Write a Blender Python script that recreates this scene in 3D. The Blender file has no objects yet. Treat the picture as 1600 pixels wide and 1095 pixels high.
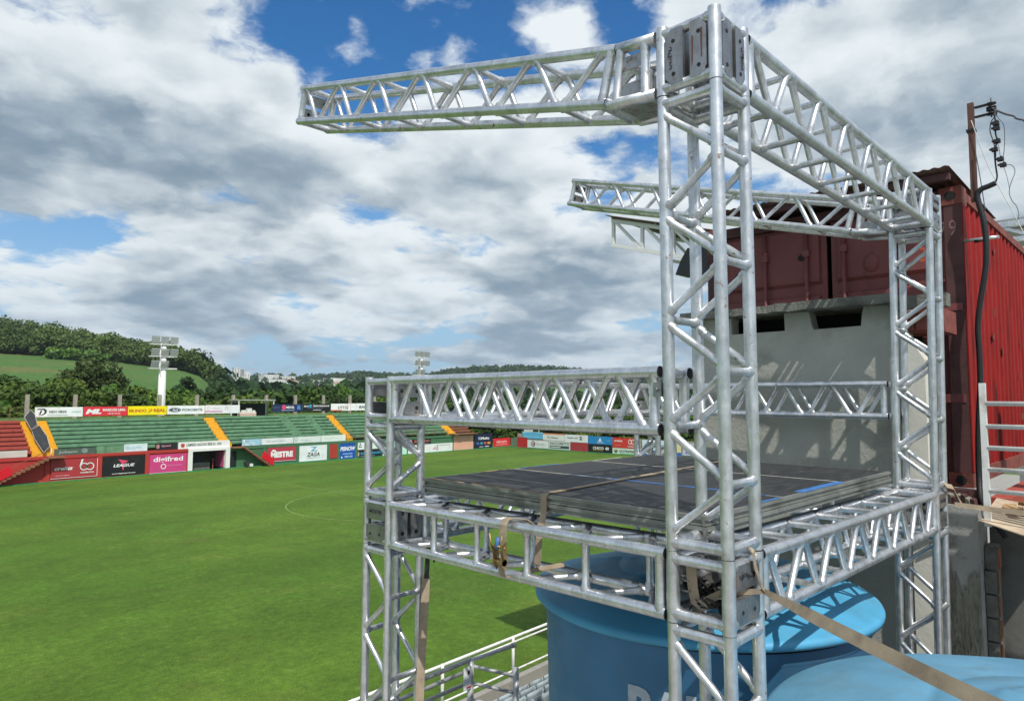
import bpy, math, random
import numpy as np
from mathutils import Vector, Matrix
rnd = random.Random(7)
R = math.radians
SC = bpy.context.scene
COL = SC.collection
EZ = 8.966                     # eye height over the pitch, metres

# ------------------------------------------------------------------ camera
YAW, PIT, ROL = R(44.4394), R(3.9209), R(0.1688)
fw = Vector((math.cos(YAW)*math.cos(PIT), math.sin(YAW)*math.cos(PIT), math.sin(PIT)))
r0 = Vector((math.sin(YAW), -math.cos(YAW), 0))
u0 = r0.cross(fw)
rt = r0*math.cos(ROL) + u0*math.sin(ROL)
up = u0*math.cos(ROL) - r0*math.sin(ROL)
cd = bpy.data.cameras.new('camera')
cd.sensor_fit = 'HORIZONTAL'
cd.sensor_width = 36
cd.lens = 36*1069.32/1600
cd.clip_start = 0.05
cd.clip_end = 20000
cam = bpy.data.objects.new('camera', cd)
COL.objects.link(cam)
M = Matrix.Identity(4)
for i in range(3):
    M[i][0], M[i][1], M[i][2] = rt[i], up[i], -fw[i]
M[2][3] = EZ
cam.matrix_world = M
SC.camera = cam

# ------------------------------------------------------------------ sun and sky
SUNV = Vector((-0.33, -0.65, 1.0)).normalized()
sd = bpy.data.lights.new('sun', 'SUN')
sd.energy = 4.3
sd.angle = R(0.53)
sd.color = (1.0, 0.955, 0.88)
sun = bpy.data.objects.new('sun', sd)
sun.rotation_euler = SUNV.to_track_quat('Z', 'Y').to_euler()
sun.location = (-30, -60, 100)
COL.objects.link(sun)
VS = SC.view_settings
VS.view_transform = 'Standard'
VS.look = 'None'
VS.exposure = 0.0
VS.gamma = 1.0
VS.use_curve_mapping = False

W = bpy.data.worlds.new('World')
SC.world = W
W.use_nodes = True


class NT:
    """small node-tree writer"""
    def __init__(s, tree):
        s.t = tree

    def node(s, typ, **kw):
        n = s.t.nodes.new(typ)
        for k, v in kw.items():
            setattr(n, k, v)
        return n

    def set(s, sock, v):
        if isinstance(v, bpy.types.NodeSocket):
            s.t.links.new(v, sock)
        else:
            sock.default_value = v

    def m(s, op, a, b=None, c=None, clamp=False):
        n = s.node('ShaderNodeMath', operation=op, use_clamp=clamp)
        for i, v in enumerate((a, b, c)):
            if v is not None:
                s.set(n.inputs[i], v)
        return n.outputs[0]

    def v(s, op, a, b=None, scale=None):
        n = s.node('ShaderNodeVectorMath', operation=op)
        s.set(n.inputs[0], a)
        if b is not None:
            s.set(n.inputs[1], b)
        if scale is not None:
            s.set(n.inputs[3], scale)
        return n.outputs['Value'] if op == 'DOT_PRODUCT' else n.outputs[0]

    def ss(s, x, a, b, lo=0.0, hi=1.0, interp='SMOOTHSTEP'):
        n = s.node('ShaderNodeMapRange', interpolation_type=interp)
        s.set(n.inputs[0], x)
        n.inputs[1].default_value, n.inputs[2].default_value = a, b
        n.inputs[3].default_value, n.inputs[4].default_value = lo, hi
        return n.outputs[0]

    def noise(s, vec, scale, detail=4.0, rough=0.5, dist=0.0, out=0):
        n = s.node('ShaderNodeTexNoise')
        s.set(n.inputs['Vector'], vec)
        n.inputs['Scale'].default_value = scale
        n.inputs['Detail'].default_value = detail
        n.inputs['Roughness'].default_value = rough
        n.inputs['Distortion'].default_value = dist
        return n.outputs[out]

    def mix(s, f, a, b, blend='MIX'):
        n = s.node('ShaderNodeMix', data_type='RGBA', blend_type=blend)
        s.set(n.inputs[0], f)
        s.set(n.inputs[6], a)
        s.set(n.inputs[7], b)
        return n.outputs[2]


def build_sky():
    nt = W.node_tree
    nt.nodes.clear()
    T = NT(nt)
    gen = T.node('ShaderNodeTexCoord').outputs['Generated']
    sky = T.node('ShaderNodeTexSky', sky_type='NISHITA')
    sky.sun_disc = False
    sky.sun_elevation = math.asin(SUNV.z)
    sky.sun_rotation = math.atan2(SUNV.x, SUNV.y) % (2*math.pi)
    sky.altitude = 500
    sky.air_density = 1.0
    sky.dust_density = 0.6
    sky.ozone_density = 2.0
    sep = T.node('ShaderNodeSeparateXYZ')
    nt.links.new(gen, sep.inputs[0])
    z = T.m('MAXIMUM', sep.outputs[2], 0.0)
    k = T.m('DIVIDE', 1.0, T.m('ADD', z, 0.27))
    st = T.v('MULTIPLY', gen, (1.0, 1.0, 1.55))
    P = T.v('SCALE', st, scale=k)
    # the broad arrangement of this day's cloud: banks and gaps, as directions
    def ddir(px, py):
        d = fw + rt*((px-800)/1069.32) - up*((py-547.5)/1069.32)
        return d.normalized()
    spots = [  # px, py, radius deg, amount
        (430, 15, 6.0, -0.14), (540, 60, 8.0, -0.16), (660, 20, 8, -0.16), (770, 60, 7, -0.13), (620, 115, 5, -0.07), (980, 30, 4, -0.09), (90, 440, 6, -0.13), (230, 390, 4.5, -0.10), (330, 90, 5, -0.10), (350, 330, 3, -0.07),
        (350, 555, 5, -0.10), (500, 560, 6, -0.11), (640, 555, 4, -0.05), (380, 390, 3.0, -0.03),
        (100, 150, 12, 0.12), (400, 130, 4.0, 0.10), (420, 250, 9, 0.07), (860, 60, 3.0, 0.06), (860, -60, 7, -0.14),
        (800, 360, 13, 0.10), (900, 490, 9, 0.09), (1380, 120, 13, 0.10), (1000, 20, 4.5, -0.05),
        (200, 500, 5, 0.05), (1215, 165, 3.5, -0.05), (1560, 300, 8, 0.08), (350, 460, 6, 0.05), (80, 490, 4, 0.06)]
    bias = None
    for px, py, rad, amt in spots:
        d = T.v('DOT_PRODUCT', gen, ddir(px, py)[:])
        b = T.ss(d, math.cos(R(rad)), math.cos(R(rad*0.15)), 0.0, amt)
        bias = b if bias is None else T.m('ADD', bias, b)
    offs = T.v('ADD', P, (3.1, 7.7, 1.3))
    warp = T.noise(offs, 5.0, 5, 0.6, 0, 1)
    wv = T.v('SCALE', T.v('SUBTRACT', warp, (0.5, 0.5, 0.5)), scale=0.13)
    Q = T.v('ADD', offs, wv)

    def puffs(vec, det):
        """rounded heads of cumulus: cells within cells"""
        tot = None
        for sc_, w_ in ((2.9, 0.56), (6.7, 0.30), (15.0, 0.14))[:det]:
            vn = T.node('ShaderNodeTexVoronoi', feature='F1')
            T.set(vn.inputs['Vector'], vec)
            vn.inputs['Scale'].default_value = sc_
            o_ = T.m('MULTIPLY', T.m('SUBTRACT', 0.75, vn.outputs['Distance']), w_)
            tot = o_ if tot is None else T.m('ADD', tot, o_)
        return tot

    # the same field a little towards the sun: slopes facing it are bright
    L = (rt*0.50 + up*0.80 - fw*0.30).normalized()
    p1 = puffs(Q, 3)
    p2 = puffs(T.v('ADD', Q, (L*0.05)[:]), 2)
    n1 = T.noise(Q, 2.8, 14, 0.58)
    n2 = T.noise(T.v('ADD', Q, (L*0.03)[:]), 2.8, 9, 0.56)
    low = T.noise(Q, 1.25, 3, 0.5)
    lown = T.noise(T.v('ADD', Q, (L*0.18)[:]), 1.25, 3, 0.5)
    cov = T.m('ADD', T.m('ADD', T.m('MULTIPLY', n1, 0.95), T.m('MULTIPLY', p1, 0.42)), bias)
    cov = T.m('ADD', cov, T.m('MULTIPLY', T.m('SUBTRACT', low, 0.5), 0.45))
    mask = T.ss(cov, 0.44, 0.575)
    thick = T.ss(cov, 0.52, 0.80)
    diff = T.m('ADD', T.m('MULTIPLY', T.m('SUBTRACT', p1, p2), 1.7), T.m('MULTIPLY', T.m('SUBTRACT', low, lown), 3.2))
    diff = T.m('ADD', diff, T.m('MULTIPLY', T.m('SUBTRACT', n1, n2), 2.2))
    lit = T.m('ADD', diff, 0.86)
    lit = T.m('SUBTRACT', lit, T.m('MULTIPLY', thick, 0.46))
    base = T.noise(T.v('MULTIPLY', Q, (1.0, 1.0, 1.8)), 1.9, 3, 0.5)
    lit = T.m('SUBTRACT', lit, T.m('MULTIPLY', T.ss(base, 0.40, 0.66, 0.0, 0.50), T.ss(sep.outputs[2], 0.02, 0.5, 1.35, 0.8)))
    lit = T.ss(lit, -0.20, 1.20)
    cl = T.mix(lit, (2.35, 3.25, 4.15, 1), (8.4, 9.05, 9.4, 1))
    cl = T.mix(T.ss(sep.outputs[2], 0.0, 0.22, 0.42, 0.0), cl, (4.0, 5.4, 6.8, 1))
    hs = T.node('ShaderNodeHueSaturation')
    hs.inputs['Saturation'].default_value = 1.30
    hs.inputs['Value'].default_value = 1.25
    nt.links.new(sky.outputs[0], hs.inputs['Color'])
    skyb = T.mix(1.0, hs.outputs[0], (0.72, 1.0, 1.10, 1), 'MULTIPLY')
    # thin veil towards the horizon
    veil = T.ss(sep.outputs[2], 0.0, 0.40, 0.9, 0.0)
    skyc = T.mix(veil, skyb, (3.5, 5.3, 7.2, 1))
    fin = T.mix(mask, skyc, cl)
    bg = T.node('ShaderNodeBackground')
    bg.inputs['Strength'].default_value = 0.1
    nt.links.new(fin, bg.inputs['Color'])
    out = T.node('ShaderNodeOutputWorld')
    nt.links.new(bg.outputs[0], out.inputs['Surface'])
    W.cycles.sampling_method = 'MANUAL'
    W.cycles.sample_map_resolution = 1024


build_sky()

# ------------------------------------------------------------------ materials
def lin(h):
    h = h.lstrip('#')
    c = [int(h[i:i+2], 16)/255 for i in (0, 2, 4)]
    return tuple(x/12.92 if x <= 0.04045 else ((x+0.055)/1.055)**2.4 for x in c) + (1,)


def mat(name, color, rough=0.6, metal=0.0, var=0.12, vscale=3.0, bump=0.0, bscale=40.0, stain=None, samt=0.0, sscale=1.5,
        streak=False, rvar=0.0, spec=0.5, coat=0.0):
    m = bpy.data.materials.new(name)
    m.use_nodes = True
    nt = m.node_tree
    T = NT(nt)
    b = nt.nodes['Principled BSDF']
    c = lin(color) if isinstance(color, str) else tuple(color)+(1,)
    pos = T.node('ShaderNodeNewGeometry').outputs['Position']
    out = c
    n = T.noise(pos, vscale, 5, 0.6)
    f = T.ss(n, 0.3, 0.7, 1-var, 1+var, 'LINEAR')
    col = T.v('SCALE', c[:3], scale=f)
    if stain:
        vec = T.v('MULTIPLY', pos, (1, 1, 0.16)) if streak else pos
        s = T.noise(vec, sscale, 6, 0.62)
        col = T.mix(T.ss(s, 0.5, 0.72, 0, samt), col, lin(stain))
    T.set(b.inputs['Base Color'], col)
    if rvar:
        rn = T.noise(pos, vscale*4, 4, 0.6)
        T.set(b.inputs['Roughness'], T.ss(rn, 0.3, 0.7, rough-rvar, rough+rvar))
    else:
        b.inputs['Roughness'].default_value = rough
    b.inputs['Metallic'].default_value = metal
    b.inputs['Specular IOR Level'].default_value = spec
    b.inputs['Coat Weight'].default_value = coat
    if bump:
        bn = T.node('ShaderNodeBump')
        bn.inputs['Strength'].default_value = bump
        bn.inputs['Distance'].default_value = 0.02
        nt.links.new(T.noise(pos, bscale, 6, 0.65), bn.inputs['Height'])
        nt.links.new(bn.outputs[0], b.inputs['Normal'])
    return m


MT = {}
_ink = {}


def ink(color):
    """flat printed or painted colour"""
    if color not in _ink:
        _ink[color] = mat('print_'+color.strip('#'), color, 0.55, 0, 0.07, 1.3, stain='#6a6458', samt=0.16, sscale=0.8)
    return _ink[color]


def galvanised(name, base, rust, thr=0.66):
    m = bpy.data.materials.new(name)
    m.use_nodes = True
    nt = m.node_tree
    T = NT(nt)
    b = nt.nodes['Principled BSDF']
    pos = T.node('ShaderNodeNewGeometry').outputs['Position']
    n = T.noise(pos, 9, 6, 0.7)
    n2 = T.noise(T.v('MULTIPLY', pos, (1, 1, 0.25)), 60, 4, 0.6)
    f = T.m('ADD', T.ss(n, 0.3, 0.7, 0.70, 1.12, 'LINEAR'), T.ss(n2, 0.35, 0.7, -0.09, 0.09, 'LINEAR'))
    c = T.v('SCALE', base, scale=f)
    s = T.noise(pos, 26, 5, 0.7)
    grime = T.ss(T.noise(pos, 3.3, 5, 0.65), 0.55, 0.75, 0.0, 0.45)
    c = T.mix(grime, c, (0.30, 0.29, 0.26, 1))
    rs = T.m('MULTIPLY', T.ss(s, thr, thr+0.07), T.ss(T.noise(pos, 1.7, 2), 0.55 if thr > 0.6 else 0.40, 0.68, 0, rust))
    c = T.mix(rs, c, (0.16, 0.075, 0.03, 1))
    T.set(b.inputs['Base Color'], c)
    T.set(b.inputs['Metallic'], T.ss(rs, 0.0, 1.0, 0.88, 0.1, 'LINEAR'))
    T.set(b.inputs['Roughness'], T.ss(T.noise(pos, 14, 5, 0.65), 0.3, 0.7, 0.27, 0.50, 'LINEAR'))
    bn = T.node('ShaderNodeBump')
    bn.inputs['Strength'].default_value = 0.10
    bn.inputs['Distance'].default_value = 0.004
    nt.links.new(T.noise(pos, 120, 4, 0.6), bn.inputs['Height'])
    nt.links.new(bn.outputs[0], b.inputs['Normal'])
    return m


MT['alu'] = galvanised('truss_aluminium', (0.74, 0.755, 0.775), 1.0, 0.60)
MT['weld'] = galvanised('weld_bead', (0.62, 0.63, 0.64), 0.2)
MT['plate'] = galvanised('cast_plate', (0.36, 0.365, 0.37), 1.0, 0.54)
MT['hole'] = mat('bolt_hole_dark', (0.012, 0.012, 0.013), 0.8)
MT['scrawl'] = mat('marker_scrawl', (0.03, 0.03, 0.035), 0.7)
MT['edge'] = mat('panel_edge_profile', (0.27, 0.275, 0.255), 0.5, 0.5, 0.22, 8, 0.15, 60, '#3a382f', 0.6, 3)
MT['webbing'] = mat('strap_webbing', (0.36, 0.285, 0.20), 0.85, 0, 0.16, 14, 0.35, 320, '#2e241a', 0.45, 5)
MT['darkweb'] = mat('dark_webbing', (0.05, 0.045, 0.038), 0.9, 0, 0.3, 20)
MT['ratchet'] = mat('ratchet_brass', (0.34, 0.24, 0.10), 0.45, 0.7, 0.3, 30, 0.2, 90, '#2a1a0c', 0.6, 20)
MT['blue_tape'] = mat('blue_tape', (0.045, 0.17, 0.44), 0.5, 0, 0.25, 20, 0, 1, '#4a5058', 0.85, 9)
MT['pale_tape'] = mat('worn_edge', (0.55, 0.53, 0.47), 0.7, 0, 0.3, 18)
MT['raw_ply'] = mat('raw_ply_edge', (0.42, 0.29, 0.15), 0.8, 0, 0.3, 14)
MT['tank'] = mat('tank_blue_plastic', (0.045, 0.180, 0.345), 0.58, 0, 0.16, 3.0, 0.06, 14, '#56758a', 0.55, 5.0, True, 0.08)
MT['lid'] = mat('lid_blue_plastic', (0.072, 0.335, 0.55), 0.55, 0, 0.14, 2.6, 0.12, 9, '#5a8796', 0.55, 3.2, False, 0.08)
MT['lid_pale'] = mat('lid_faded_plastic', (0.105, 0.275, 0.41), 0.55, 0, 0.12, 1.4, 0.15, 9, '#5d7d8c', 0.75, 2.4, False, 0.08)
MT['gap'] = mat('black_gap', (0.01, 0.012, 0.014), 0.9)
MT['tank_ink'] = mat('tank_lettering', (0.37, 0.44, 0.51), 0.6, 0, 0.2, 12)
MT['plaster'] = mat('cement_render', (0.40, 0.405, 0.36), 0.92, 0, 0.14, 1.8, 0.45, 30, '#6d6f66', 0.45, 2.0)
MT['sunlit_whitewash'] = mat('sunlit_lime_wash', (0.62, 0.61, 0.54), 0.9, 0, 0.12, 2.2, 0.22, 26, '#7c786a', 0.5, 3.5, True)
MT['slab'] = mat('weathered_concrete', (0.17, 0.17, 0.15), 0.95, 0, 0.35, 6, 0.6, 40, '#2c2c28', 0.7, 8)
MT['column'] = mat('column_concrete', (0.34, 0.345, 0.34), 0.93, 0, 0.14, 4, 0.55, 60, '#3a3a36', 0.7, 5)
MT['mortar'] = mat('rough_mortar', (0.21, 0.21, 0.175), 0.95, 0, 0.25, 7, 0.7, 30, '#3d3d36', 0.5, 5)
MT['brickgrey'] = mat('mortared_brick', (0.15, 0.15, 0.13), 0.95, 0, 0.3, 9, 0.6, 40)
MT['brickred'] = mat('clay_brick', (0.34, 0.12, 0.06), 0.9, 0, 0.25, 12, 0.4, 50)
MT['darkwall'] = mat('grey_board', (0.14, 0.14, 0.13), 0.9, 0, 0.18, 2, 0.2, 30, '#34342f', 0.5, 3)
MT['maroon'] = mat('container_maroon', (0.185, 0.052, 0.052), 0.62, 0, 0.14, 2, 0.10, 30, '#3c1512', 0.6, 3, True)
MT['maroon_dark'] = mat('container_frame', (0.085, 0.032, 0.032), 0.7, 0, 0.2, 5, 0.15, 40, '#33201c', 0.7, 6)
MT['redside'] = mat('container_red', (0.255, 0.010, 0.009), 0.66, 0, 0.22, 2.6, 0.12, 24, '#4a1512', 0.75, 4.0, True, spec=0.22)
MT['rustrail'] = mat('rusty_rail', (0.22, 0.06, 0.045), 0.7, 0.1, 0.3, 9, 0.3, 60, '#3a1d12', 0.7, 8)
MT['rustpole'] = mat('brown_pole', (0.13, 0.062, 0.045), 0.7, 0.2, 0.25, 12, 0.2, 60)
MT['roofsheet'] = mat('roof_sheet', (0.13, 0.075, 0.06), 0.6, 0.3, 0.3, 5, 0.1, 40, '#301a14', 0.5, 4)
MT['rubber'] = mat('black_rubber', (0.012, 0.013, 0.015), 0.45, 0, 0.2, 10)
MT['wire'] = mat('grey_wire', (0.10, 0.10, 0.105), 0.6)
MT['whitewire'] = mat('white_wire', (0.6, 0.6, 0.58), 0.6)
MT['cardboard'] = mat('pale_board', (0.50, 0.40, 0.29), 0.9, 0, 0.15, 5, 0.15, 60, '#6a5742', 0.5, 4)
MT['debris'] = mat('brown_scraps', (0.36, 0.23, 0.11), 0.9, 0, 0.3, 20, 0.3, 60)
MT['whitepaint'] = mat('white_paint', (0.72, 0.72, 0.69), 0.5, 0, 0.08, 6, 0.08, 60, '#8a6a4a', 0.45, 7)
MT['greypaint'] = mat('grey_rail_paint', (0.42, 0.43, 0.44), 0.45, 0.3, 0.1, 6)
MT['matgreen'] = mat('green_mat', (0.02, 0.10, 0.045), 0.85, 0, 0.15, 6)
MT['ochre'] = mat('ochre_post', (0.36, 0.17, 0.03), 0.7, 0, 0.15, 6)
MT['seat'] = mat('seat_plastic', (0.34, 0.41, 0.44), 0.6, 0, 0.3, 1.6, 0, 1, '#20272b', 0.75, 2.6)
MT['seatink'] = mat('seat_lettering', (0.06, 0.10, 0.13), 0.6)
MT['terrace'] = mat('terrace_concrete', (0.29, 0.28, 0.25), 0.93, 0, 0.2, 2, 0.3, 30, '#5a4a30', 0.5, 2)
MT['greenpaint'] = mat('green_terrace_paint', (0.130, 0.265, 0.150), 0.75, 0, 0.22, 1.6, 0.1, 20, '#3a5a42', 0.7, 0.9)
MT['greenwall'] = mat('green_wall_paint', (0.055, 0.16, 0.075), 0.8, 0, 0.14, 1.2, 0.1, 20, '#2a4530', 0.5, 1.2)
MT['redpaint'] = mat('red_terrace_paint', (0.36, 0.065, 0.045), 0.75, 0, 0.18, 1.2, 0.1, 20, '#4a1c16', 0.5, 1.2)
MT['redwall'] = mat('red_wall_paint', (0.43, 0.035, 0.028), 0.75, 0, 0.10, 1.2, 0.1, 20, '#6e1a14', 0.35, 1.2)
MT['yellowpaint'] = mat('yellow_stair_paint', (0.72, 0.38, 0.02), 0.7, 0, 0.14, 2, 0.1, 20, '#6a4a12', 0.4, 2)
MT['brownpaint'] = mat('brown_stair_paint', (0.23, 0.095, 0.05), 0.8, 0, 0.2, 2)
MT['kerb'] = mat('green_kerb', (0.03, 0.20, 0.07), 0.8, 0, 0.2, 1.5)
MT['redpad'] = mat('red_vinyl_pad', (0.62, 0.006, 0.02), 0.45, 0, 0.08, 2)
MT['post'] = mat('concrete_post', (0.33, 0.29, 0.24), 0.95, 0, 0.25, 4, 0.2, 30)
MT['mast'] = mat('mast_white', (0.78, 0.78, 0.76), 0.5, 0, 0.05, 1)
MT['lamp'] = mat('lamp_head', (0.42, 0.43, 0.40), 0.35, 0.4, 0.1, 3)
MT['tin'] = mat('grey_tin', (0.36, 0.37, 0.36), 0.6, 0.2, 0.15, 2)
MT['black'] = mat('black_cloth', (0.025, 0.027, 0.03), 0.8, 0, 0.4, 2.5)
MT['fence'] = mat('rust_fence', (0.20, 0.085, 0.05), 0.8, 0, 0.2, 3)
MT['bark'] = mat('bark', (0.09, 0.065, 0.045), 0.95, 0, 0.3, 3)
MT['citywhite'] = mat('town_render', (0.62, 0.62, 0.60), 0.8, 0, 0.10, 0.05)
MT['citygrey'] = mat('town_grey', (0.36, 0.35, 0.33), 0.8, 0, 0.15, 0.05)
MT['cityroof'] = mat('town_roof', (0.30, 0.20, 0.15), 0.85, 0, 0.2, 0.05)
MT['citywindow'] = mat('town_window', (0.06, 0.07, 0.09), 0.3)
MT['line'] = mat('field_line', (0.160, 0.235, 0.066), 0.9, 0, 0.35, 1.5)


def leafmat(name, a, b, sc):
    m = bpy.data.materials.new(name)
    m.use_nodes = True
    nt = m.node_tree
    T = NT(nt)
    p = nt.nodes['Principled BSDF']
    g = T.node('ShaderNodeNewGeometry')
    oi = T.node('ShaderNodeObjectInfo')
    n = T.noise(g.outputs['Position'], sc, 3, 0.6)
    f = T.m('ADD', T.m('MULTIPLY', g.outputs['Random Per Island'], 0.55), T.ss(n, 0.3, 0.7, 0, 0.45))
    c = T.mix(f, a+(1,), b+(1,))
    hv = T.node('ShaderNodeHueSaturation')
    T.set(hv.inputs['Hue'], T.ss(oi.outputs['Random'], 0, 1, 0.462, 0.520, 'LINEAR'))
    T.set(hv.inputs['Value'], T.ss(T.m('FRACT', T.m('MULTIPLY', oi.outputs['Random'], 7.31)), 0, 1, 0.65, 1.40, 'LINEAR'))
    T.set(hv.inputs['Color'], c)
    T.set(p.inputs['Base Color'], hv.outputs[0])
    p.inputs['Roughness'].default_value = 0.65
    p.inputs['Specular IOR Level'].default_value = 0.25
    tr = T.node('ShaderNodeBsdfTranslucent')
    T.set(tr.inputs['Color'], hv.outputs[0])
    mx = T.node('ShaderNodeMixShader')
    mx.inputs[0].default_value = 0.22
    nt.links.new(p.outputs[0], mx.inputs[1])
    nt.links.new(tr.outputs[0], mx.inputs[2])
    nt.links.new(mx.outputs[0], nt.nodes['Material Output'].inputs[0])
    return m


MT['leaf'] = leafmat('tree_foliage', (0.026, 0.068, 0.011), (0.105, 0.190, 0.026), 0.5)
MT['leafdark'] = leafmat('dark_foliage', (0.017, 0.044, 0.012), (0.058, 0.112, 0.022), 0.5)
MT['leafwood'] = leafmat('wood_foliage', (0.022, 0.056, 0.013), (0.075, 0.140, 0.028), 0.05)


def grassmat():
    m = bpy.data.materials.new('pitch_grass')
    m.use_nodes = True
    nt = m.node_tree
    T = NT(nt)
    p = nt.nodes['Principled BSDF']
    pos = T.node('ShaderNodeNewGeometry').outputs['Position']
    big = T.noise(pos, 0.05, 3, 0.5)
    mid = T.noise(pos, 0.6, 6, 0.65)
    fin = T.noise(pos, 3.2, 6, 0.75)
    tiny = T.noise(pos, 17.0, 4, 0.8)
    c = T.mix(T.ss(big, 0.35, 0.65), (0.053, 0.119, 0.012, 1), (0.076, 0.142, 0.015, 1))
    # thin, yellowed turf here and there
    c = T.mix(T.ss(T.noise(pos, 0.16, 8, 0.74), 0.50, 0.70, 0, 0.42), c, (0.130, 0.158, 0.032, 1))
    c = T.mix(T.ss(fin, 0.56, 0.74, 0, 0.55), c, (0.135, 0.185, 0.035, 1))
    sp = T.node('ShaderNodeSeparateXYZ')
    nt.links.new(pos, sp.inputs[0])
    b = T.m('ADD', T.m('MULTIPLY', sp.outputs[1], math.cos(R(3.17))), T.m('MULTIPLY', sp.outputs[0], -math.sin(R(3.17))))
    w = T.m('SINE', T.m('MULTIPLY', b, 2*math.pi/9.0))
    f = T.m('ADD', 1.0, T.m('MULTIPLY', w, 0.085))
    f = T.m('MULTIPLY', f, T.ss(mid, 0.3, 0.7, 0.80, 1.20, 'LINEAR'))
    f = T.m('MULTIPLY', f, T.ss(fin, 0.3, 0.7, 0.66, 1.34, 'LINEAR'))
    f = T.m('MULTIPLY', f, T.ss(tiny, 0.3, 0.7, 0.50, 1.50, 'LINEAR'))
    T.set(p.inputs['Base Color'], T.v('SCALE', c, scale=f))
    p.inputs['Roughness'].default_value = 0.8
    p.inputs['Sheen Weight'].default_value = 0.13
    p.inputs['Sheen Roughness'].default_value = 0.45
    p.inputs['Sheen Tint'].default_value = (0.50, 0.62, 0.10, 1)
    p.inputs['Specular IOR Level'].default_value = 0.15
    bn = T.node('ShaderNodeBump')
    bn.inputs['Strength'].default_value = 0.8
    bn.inputs['Distance'].default_value = 0.05
    nt.links.new(T.noise(pos, 16, 4, 0.7), bn.inputs['Height'])
    nt.links.new(bn.outputs[0], p.inputs['Normal'])
    return m


MT['pitch'] = grassmat()


def landmat():
    m = bpy.data.materials.new('land')
    m.use_nodes = True
    nt = m.node_tree
    T = NT(nt)
    p = nt.nodes['Principled BSDF']
    pos = T.node('ShaderNodeNewGeometry').outputs['Position']
    a = T.noise(pos, 0.006, 3, 0.5)
    b = T.noise(T.v('MULTIPLY', pos, (0.4, 1.6, 1)), 0.03, 5, 0.6)
    c = T.mix(T.ss(a, 0.4, 0.6), (0.066, 0.135, 0.034, 1), (0.088, 0.160, 0.046, 1))
    c = T.mix(T.ss(b, 0.5, 0.72, 0, 0.7), c, (0.16, 0.13, 0.05, 1))
    T.set(p.inputs['Base Color'], T.v('SCALE', c, scale=T.ss(T.noise(pos, 0.4, 4, 0.7), 0.3, 0.7, 0.75, 1.25, 'LINEAR')))
    p.inputs['Roughness'].default_value = 0.9
    p.inputs['Specular IOR Level'].default_value = 0.1
    return m


MT['land'] = landmat()


def deckmat():
    m = bpy.data.materials.new('film_faced_ply')
    m.use_nodes = True
    nt = m.node_tree
    T = NT(nt)
    p = nt.nodes['Principled BSDF']
    pos = T.node('ShaderNodeNewGeometry').outputs['Position']
    s1 = T.noise(T.v('MULTIPLY', pos, (1.0, 5.0, 1)), 5, 6, 0.7)
    s2 = T.noise(T.v('MULTIPLY', pos, (6.0, 1.0, 1)), 9, 5, 0.7)
    c = T.mix(T.ss(s1, 0.42, 0.72, 0, 0.6), (0.020, 0.021, 0.022, 1), (0.062, 0.062, 0.060, 1))
    c = T.mix(T.ss(s2, 0.64, 0.74, 0, 0.5), c, (0.15, 0.14, 0.11, 1))
    c = T.mix(T.ss(T.noise(pos, 1.6, 6, 0.7), 0.58, 0.75, 0, 0.45), c, (0.12, 0.105, 0.075, 1))
    T.set(p.inputs['Base Color'], c)
    T.set(p.inputs['Roughness'], T.ss(s1, 0.3, 0.7, 0.50, 0.75))
    bn = T.node('ShaderNodeBump')
    bn.inputs['Strength'].default_value = 0.12
    bn.inputs['Distance'].default_value = 0.01
    nt.links.new(s2, bn.inputs['Height'])
    nt.links.new(bn.outputs[0], p.inputs['Normal'])
    return m


MT['deck'] = deckmat()


# ------------------------------------------------------------------ builders
class Frame:
    def __init__(s, ang):
        s.a = ang
        s.c, s.s = math.cos(ang), math.sin(ang)

    def w(s, p):
        return Vector((p[0]*s.c - p[1]*s.s, p[0]*s.s + p[1]*s.c, p[2]))


WT = Frame(0.0)            # truss frame: x along the pitch, y across it
ST = Frame(R(3.1737))      # stadium frame
META = {}


def tag(o, label=None, cat=None, group=None, kind=None):
    if label:
        o['label'] = label
    if cat:
        o['category'] = cat
    if group:
        o['group'] = group
    if kind:
        o['kind'] = kind
    return o


def thing(name, label, cat, org, fr=WT, group=None):
    o = bpy.data.objects.new(name, None)
    o.empty_display_size = 0.2
    COL.objects.link(o)
    o.location = fr.w(org)
    o.rotation_euler = (0, 0, fr.a)
    META[o] = (Vector(org), fr)
    return tag(o, label, cat, group)


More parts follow.
